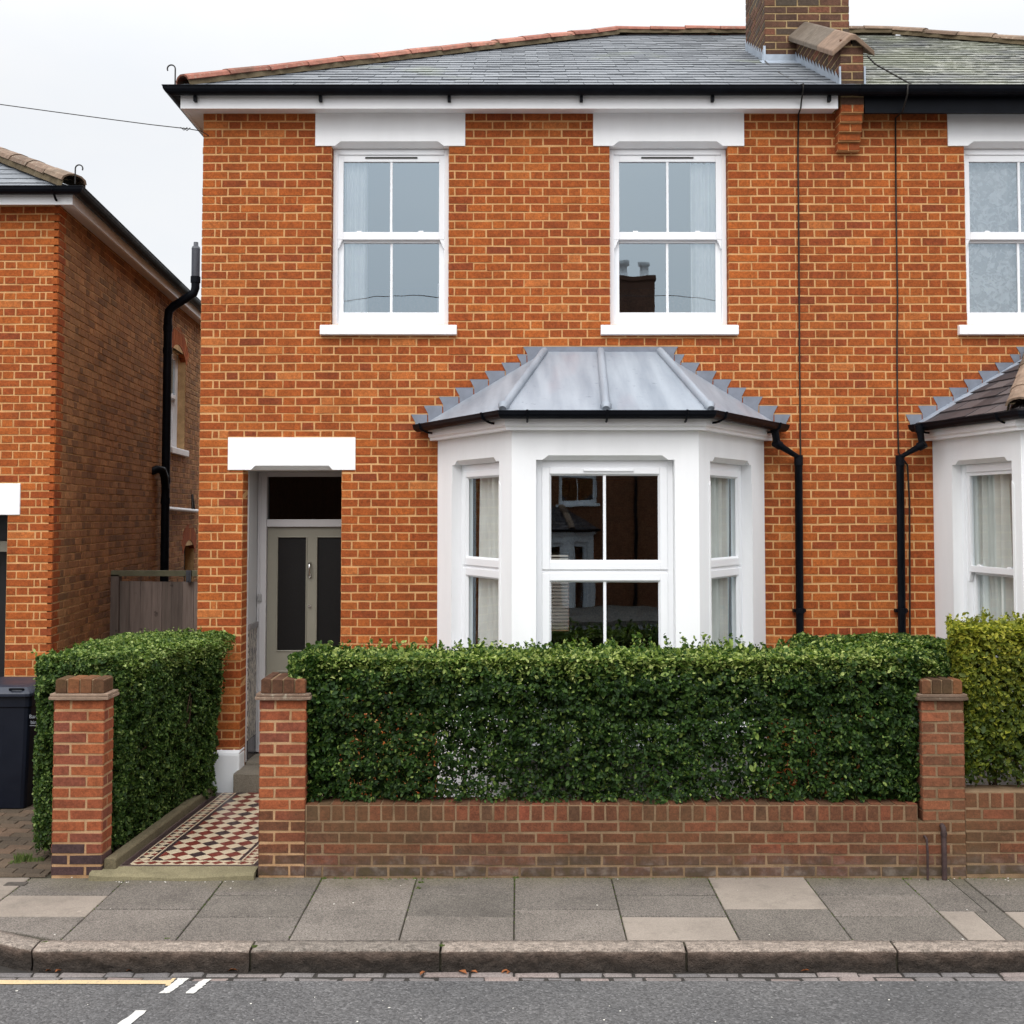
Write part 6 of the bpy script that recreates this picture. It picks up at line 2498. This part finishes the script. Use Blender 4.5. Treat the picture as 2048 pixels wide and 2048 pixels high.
Bt = np.concatenate([q[2] for q in sets])
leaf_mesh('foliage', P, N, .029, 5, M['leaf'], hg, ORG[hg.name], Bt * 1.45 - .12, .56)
mb = MB()
rs = random.Random(3)
stems(mb, [(hx0 + .12 + i * .265 + rs.uniform(-.06, .06), 8.22 + rs.uniform(-.09, .09)) for i in range(16)], .2, hz1 - .05, 4)
mb.build('stem', M['twig'], hg)

# ---- hedge along the left side of the path
lg = thing('privet_hedge', (-3.1, 9.0, 0), 'finely clipped green hedge on the left of the tiled path, behind the free-standing pillar', 'hedge', 'clipped hedges of the front gardens')
ly0, ly1 = 8.17, 9.88
lz0, lz1 = .07, HZ(1313, 8.2)
lx0 = HX(66, 1450, 8.2)
lr0, lr1 = HX(250, 1400, 8.2), HX(471, 1400, 9.9)
lb0, lb1 = HX(228, 1640, 8.2), HX(436, 1540, 9.9)
sets = []
P, N, s, t = sample_face((lx0, ly0, lz0), (lr0 - lx0 - .02, 0, 0), (0, 0, lz1 - lz0), (0, -1, 0), 34000, 31, .045, .05, .4, .11)
keep = np.random.RandomState(4).rand(len(P)) < np.clip(.15 + t * 3.0, 0, 1)
sets.append((P[keep], N[keep], np.zeros(keep.sum())))
# right side: leans out towards the top
n = 88000
P, N, s, t = sample_face((lb0, ly0, lz0), (lb1 - lb0, ly1 - ly0, 0), (0, 0, lz1 - lz0), (.97, -.2, 0), n, 32, .06, .05, .5, .13, -.15)
P[:, 0] += (lr0 - lb0) * np.minimum(1, t * 1.35) - .03 * np.clip((t - .9) / .1, 0, 1) ** 2
keep = np.random.RandomState(5).rand(len(P)) < np.clip(.25 + t * 4.0, 0, 1)
sets.append((P[keep], N[keep], np.zeros(keep.sum())))
P, N, s, t = sample_face((lx0, ly0 + .02, lz1 - .01), (lr0 - lx0, 0, 0), (0, ly1 - ly0, 0), (0, 0, 1), 62000, 33, .03, .035, .4, .09)
P[:, 0] += (lr1 - lr0) * t * s
P[:, 2] += .02 * t
sets.append((P, N, np.full(len(P), .25)))  # crown leaves lightened in colour for skylight, and as fresh growth
P, N, s, t = sample_face((lx0, ly0, lz0), (0, ly1 - ly0, 0), (0, 0, lz1 - lz0), (-1, 0, 0), 16000, 34, .03, .05)
sets.append((P, N, np.zeros(len(P))))
P, N, s, t = sample_face((lx0, ly1 - .03, lz0), (lr1 - lx0, 0, 0), (0, 0, lz1 - lz0), (0, 1, 0), 9000, 35, .03, .05)
keep = P[:, 0] < lb1 - .06 + (lr1 - lb1) * np.minimum(1, t * 1.35)
P, N = P[keep], N[keep]
sets.append((P, N, np.zeros(len(P))))
n = 9000
q = r.rand(n)
P = np.stack([r.uniform(lx0 + .1, lr0 - .15, n), ly0 + .1 + q * (ly1 - ly0 - .2), lz0 + .1 + r.rand(n) * (lz1 - lz0 - .15)], 1)
P[:, 0] += (lr1 - lr0) * q * .8
sets.append((P, r.normal(size=(n, 3)), np.zeros(n)))
k = 260
q = r.rand(k)
pts = np.stack([lx0 + r.rand(k) * (lr0 - lx0) + q * .2, ly0 + q * (ly1 - ly0), np.full(k, lz1 - .01)], 1)
P, N = sprigs(r, pts, 7, (.015, .05))
sets.append((P, N, np.full(len(P), .15)))
P = np.concatenate([q[0] for q in sets])
N = np.concatenate([q[1] for q in sets])
Bt = np.concatenate([q[2] for q in sets])
leaf_mesh('foliage', P, N, .0225, 6, M['leaf_fine'], lg, ORG[lg.name], Bt * 1.5 - .08, .62)
mb = MB()
stems(mb, [(-3.2 + .08 * i + rs.uniform(-.1, .1), 8.4 + .22 * i) for i in range(7)] + [(-2.98 + .04 * i, 8.3 + .25 * i) for i in range(6)], 0, lz1 - .1, 6)
mb.build('stem', M['twig'], lg)

# ---- golden hedge of the neighbour
gg = thing('privet_hedge', (3.9, 8.25, .2), 'yellow-green golden hedge growing above the wall at the right edge', 'hedge', 'clipped hedges of the front gardens')
gx0, gx1 = HX(1912, 1450, 7.95), 5.4
gz0, gz1 = ZWN + .02, HZ(1252, 7.97)
gy0, gy1 = 7.92, 8.5
sets = []
P, N, s, t = sample_face((gx0, gy0, gz0), (gx1 - gx0, 0, 0), (0, 0, gz1 - gz0), (0, -1, 0), 56000, 41, .04, .06, .4, .13, -.2)
keep = np.random.RandomState(6).rand(len(P)) < np.clip(.06 + t * 3.2 + vnoise(P, .3, 5) * .25, 0, 1)
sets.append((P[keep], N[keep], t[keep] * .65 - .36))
P, N, s, t = sample_face((gx0 - .05, gy0, gz1 - .01), (gx1 - gx0, 0, 0), (0, gy1 - gy0, 0), (0, 0, 1), 34000, 42, .025, .04)
sets.append((P, N, np.full(len(P), .3)))
P, N, s, t = sample_face((gx0, gy0, gz0 + .1), (0, gy1 - gy0, 0), (0, 0, gz1 - gz0 - .1), (-1, 0, 0), 22000, 43, .04, .05)
P[:, 0] -= np.clip(t - .55, 0, 1) * .16
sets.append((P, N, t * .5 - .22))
n = 7000
P = np.stack([r.uniform(gx0 + .05, gx1, n), r.uniform(gy0 + .1, gy1 - .1, n), gz0 + .2 + r.rand(n) * (gz1 - gz0 - .2)], 1)
sets.append((P, r.normal(size=(n, 3)), np.full(n, -.2)))
pts = np.stack([r.uniform(gx0 - .05, gx1, 120), r.uniform(gy0, gy1, 120), np.full(120, gz1 - .01)], 1)
P, N = sprigs(r, pts, 9, (.03, .10))
sets.append((P, N, np.full(len(P), .25)))
pts = np.stack([np.full(16, gx0 - .05) + r.rand(16) * .03, r.uniform(gy0, gy0 + .3, 16), r.uniform(gz1 - .35, gz1 - .05, 16)], 1)
P, N = sprigs(r, pts, 9, (.03, .09))
sets.append((P, N, np.full(len(P), .2)))
P = np.concatenate([q[0] for q in sets])
N = np.concatenate([q[1] for q in sets])
Bt = np.concatenate([q[2] for q in sets])
keep = P[:, 0] > .3775 * P[:, 1] + vnoise(P, .25, 91) * .03
P, N, Bt = P[keep], N[keep], Bt[keep]
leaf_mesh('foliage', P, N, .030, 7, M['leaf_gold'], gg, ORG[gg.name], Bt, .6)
mb = MB()
stems(mb, [(gx0 + .15 + i * .24 + rs.uniform(-.06, .06), 8.2 + rs.uniform(-.08, .08)) for i in range(9)], .2, gz1 - .05, 8, rad=.016)
mb.build('stem', M['twig'], gg)

# ================================================================== SMALL THINGS ON THE GROUND
def tuft(mb, x, y, z, n, h, spread, rr_):
    for i in range(n):
        a = rr_.uniform(0, 6.28)
        rr0 = spread * rr_.random() ** .5
        bx, by = x + math.cos(a) * rr0, y + math.sin(a) * rr0 * .6
        hh = h * rr_.uniform(.4, 1)
        lx, ly = rr_.uniform(-1, 1) * hh * .6, rr_.uniform(-1, 1) * hh * .4
        w = .003 * rr_.uniform(.7, 1.6)
        mb.add([(bx - w, by, z), (bx + w, by, z), (bx + lx * .5 + w * .7, by + ly * .5, z + hh * .65), (bx + lx * .5 - w * .7, by + ly * .5, z + hh * .65), (bx + lx, by + ly, z + hh)], [(0, 1, 2, 3), (3, 2, 4)], 0, rr_.random())


rw = random.Random(21)
mb = MB()
for px, py, n, h, sp_ in ((46, 1722, 130, .07, .06), (72, 1722, 70, .035, .06), (30, 1727, 40, .03, .05), (212, 1722, 60, .03, .04)):
    p = G(px, py, .01)
    tuft(mb, p.x, p.y, .008, n, h, sp_, rw)
for px, py in ((650, 1750), (648, 1757), (846, 1752), (842, 1765), (838, 1777), (1036, 1748), (1031, 1756), (1226, 1748), (1222, 1754), (1240, 1750), (1640, 1752)):
    p = G(px, py, 0)
    tuft(mb, p.x, p.y, -.006, 22, .022, .018, rw)
for px, py in ((510, 1892), (884, 1890), (334, 1877), (90, 1884)):
    p = G(px, py, 0)
    tuft(mb, p.x, p.y, -.006, 26, .014, .016, rw)
for k in range(260):      # moss and seedlings along the joints
    c = rw.choice(colx[8:])
    y = YK0 + (YW - YK0) * rw.random() ** .6
    tuft(mb, c + rw.uniform(-.004, .004), y, -.008, 3, .010, .006, rw)
for k in range(220):
    x = rw.uniform(-1.8, 3.4)
    tuft(mb, x, YW - rw.random() ** 2 * .03 - .004, -.004, 3, .012, .01, rw)
o = mb.build('weeds', M['grass'])
tag(o, 'green weeds and moss in the paving joints', 'weeds', None, 'stuff')

mb = MB()
for k in range(70):
    if k < 26:
        x, y, z = rw.uniform(-2.2, 1.2), 7.80 - rw.random() ** 2 * .05, .001
        x = rw.uniform(-2.75, -1.9) if k < 14 else rw.uniform(2.6, 3.6)
        y = 7.785 - rw.random() * .02 if k < 14 else YW - rw.random() * .07
    else:
        x, y = rw.uniform(-3.2, 3.2), rw.uniform(5.75, YSET)
        if rw.random() < .4:
            y = rw.uniform(YK0, YW)
        z = ROADZ(y) + .001 if y < YSET else .003
    s_ = rw.uniform(.0015, .0055)
    a = rw.uniform(0, 3.14)
    q = [(x + math.cos(a + i * 1.257) * s_ * (1.8 if i in (0,) else 1), y + math.sin(a + i * 1.257) * s_, z + .0005) for i in range(5)]
    mb.prism(q, (0, 0, .002), 0, rw.random())
o = mb.build('litter', M['litter'])
tag(o, 'pale grit and flecks scattered on road and pavement', 'grit', None, 'stuff')

lab = 'small dry brown leaf lying in the gutter below the granite kerb'
for k, (px, py) in enumerate(((100, 1939), (118, 1941), (262, 1938), (467, 1939), (845, 1948), (925, 1946), (948, 1945), (1010, 1944), (1017, 1946), (1610, 1942))):
    p = G(px, py, ZRD + .005)
    mb = MB()
    s_ = rw.uniform(.018, .032)
    a = rw.uniform(0, 3.14)
    ca_, sa_ = math.cos(a), math.sin(a)
    pts = []
    for u, v, w in ((-1, 0, .0), (-.3, .45, .35), (.5, .35, .45), (1, 0, .15), (.5, -.35, .3), (-.3, -.45, .5), (0, 0, .12)):
        pts.append((p.x + (u * ca_ - v * sa_) * s_, min(p.y + (u * sa_ + v * ca_) * s_, YK1 - .012), ROADZ(p.y) + .009 + w * s_))
    mb.add(pts, [(0, 6, 1), (1, 6, 2), (2, 6, 3), (3, 6, 4), (4, 6, 5), (5, 6, 0)], 0, rw.random())
    o = mb.build('fallen_leaf', M['dry_leaf'], origin=(p.x, p.y, ROADZ(p.y)))
    tag(o, lab, 'leaf', 'dry leaves in the gutter')

# ================================================================== OVERHEAD WIRES
a = H(402, 262, 9.95)
b = H(0, 206, 9.93)
dirw = (b - a)
mb = MB()
pts = [a + Vector((.06, .04, -.03)), a, a + dirw * .06 + Vector((0, 0, .004))]
for k in range(1, 25):
    t = k / 24 * 6.0
    pts.append(a + dirw * t + Vector((0, 0, -.012 * t * (2 - t) if t < 2 else .01 * (t - 2))))
mb.tube(pts, .0042, 5)
for q in (.07, .085):
    c = a + dirw * q
    mb.tube([c + Vector((.03, 0, .012)), c + Vector((.0, 0, -.014)), c + Vector((-.03, 0, .012))], .004, 5)
o = mb.build('telephone_wire', M['cable'], origin=a)
tag(o, 'thin overhead telephone wire running from the eaves corner across the sky', 'wire')
mb = MB()
z0 = HZ(598, 10.1 * 2 + 3)
mb.tube([Vector((-9 + i * .75, -3.0, z0 + .10 * math.sin(i * .9) - (.012 * (i - 12) ** 2 * .1))) for i in range(25)], .008, 5)
o = mb.build('telephone_wire', M['cable'], origin=(0, -3, z0))
tag(o, 'black wire over the street, seen mirrored low in the upper sash panes', 'wire')

# ================================================================== LIGHT AND CAMERA
world = bpy.data.worlds.new('World')
scene.world = world
world.use_nodes = True
nt = world.node_tree
nt.nodes.clear()


def wn(typ, ins=None, **props):
    nd = nt.nodes.new('ShaderNode' + typ)
    for k, v in props.items():
        setattr(nd, k, v)
    for k, v in (ins or {}).items():
        if isinstance(v, bpy.types.NodeSocket):
            nt.links.new(v, nd.inputs[k])
        else:
            nd.inputs[k].default_value = v
    return nd


SUN_EL, SUN_AZ = math.radians(44), math.radians(200)     # azimuth clockwise from +Y
sky = wn('TexSky', sky_type='NISHITA', sun_disc=False, sun_elevation=SUN_EL, sun_rotation=SUN_AZ, air_density=1.0, dust_density=2.0)
tc = wn('TexCoord').outputs['Generated']
sx = wn('SeparateXYZ', {'Vector': tc})
zz = sx.outputs['Z']
yy = sx.outputs['Y']


def wmath(op, a, b=0.0, clamp=False):
    nd = wn('Math', operation=op, use_clamp=clamp)
    for i, v in enumerate((a, b)):
        if isinstance(v, bpy.types.NodeSocket):
            nt.links.new(v, nd.inputs[i])
        else:
            nd.inputs[i].default_value = v
    return nd.outputs[0]


# overcast deck: about white near the horizon, brighter overhead and towards the hidden sun
mr = wn('MapRange', {'Value': zz, 1: 0.30, 2: 1.0, 3: 0.0, 4: 1.0}, interpolation_type='SMOOTHSTEP').outputs[0]
back = wmath('MAXIMUM', wmath('MULTIPLY', yy, -1.0), 0.0)
lum = wmath('ADD', wmath('ADD', SKY_BASE, wmath('MULTIPLY', mr, SKY_ZEN)), wmath('MULTIPLY', wmath('MULTIPLY', back, wmath('MAXIMUM', zz, 0.0)), SKY_BACK))
cl = wn('TexNoise', {'Vector': wn('Mapping', {'Vector': tc, 'Scale': (1.2, 1.2, 2.6)}).outputs[0], 'Scale': 2.2, 'Detail': 5.0, 'Roughness': 0.55}).outputs['Fac']
cr = wn('ValToRGB', {'Fac': cl})
cr.color_ramp.elements[0].position = .3
cr.color_ramp.elements[0].color = (.90, .935, .985, 1)
cr.color_ramp.elements[1].position = .7
cr.color_ramp.elements[1].color = (1.0, 1.0, 1.0, 1)
v10 = wn('VectorMath', {0: cr.outputs[0], 'Scale': wmath('MULTIPLY', lum, 10.0)}, operation='SCALE').outputs[0]
mixn = wn('Mix', data_type='RGBA')
mixn.inputs[0].default_value = .93
nt.links.new(sky.outputs[0], mixn.inputs[6])
nt.links.new(v10, mixn.inputs[7])
bg = wn('Background', {'Color': mixn.outputs[2], 'Strength': 0.1})
wo = wn('OutputWorld')
nt.links.new(bg.outputs[0], wo.inputs['Surface'])

sd = bpy.data.lights.new('sun', 'SUN')
sd.energy = SUN_E
sd.angle = math.radians(28)
sd.color = (1.0, .96, .90)
so = bpy.data.objects.new('sun', sd)
COL.objects.link(so)
dv = Vector((math.sin(SUN_AZ) * math.cos(SUN_EL), math.cos(SUN_AZ) * math.cos(SUN_EL), math.sin(SUN_EL)))
so.rotation_euler = (-dv).to_track_quat('-Z', 'Y').to_euler()
so.location = (0, -5, 20)

cd = bpy.data.cameras.new('camera')
cd.sensor_width = 36
cd.lens = F / 2048 * 36
cd.shift_x = -(CX - 1024) / 2048
cd.shift_y = -(1024 - CY) / 2048
cd.clip_start = .1
cd.clip_end = 1000
co = bpy.data.objects.new('camera', cd)
COL.objects.link(co)
co.location = (0, 0, CAMZ)
co.rotation_euler = (math.pi / 2 + TH, 0, 0)
scene.camera = co

scene.view_settings.view_transform = 'Standard'
scene.view_settings.look = 'None'
scene.view_settings.exposure = EXPO
scene.view_settings.gamma = 1
scene.view_settings.use_curve_mapping = False
scene.cycles.max_bounces = 8
scene.cycles.diffuse_bounces = 4
scene.cycles.glossy_bounces = 4
scene.cycles.transparent_max_bounces = 12
scene.cycles.use_denoising = True
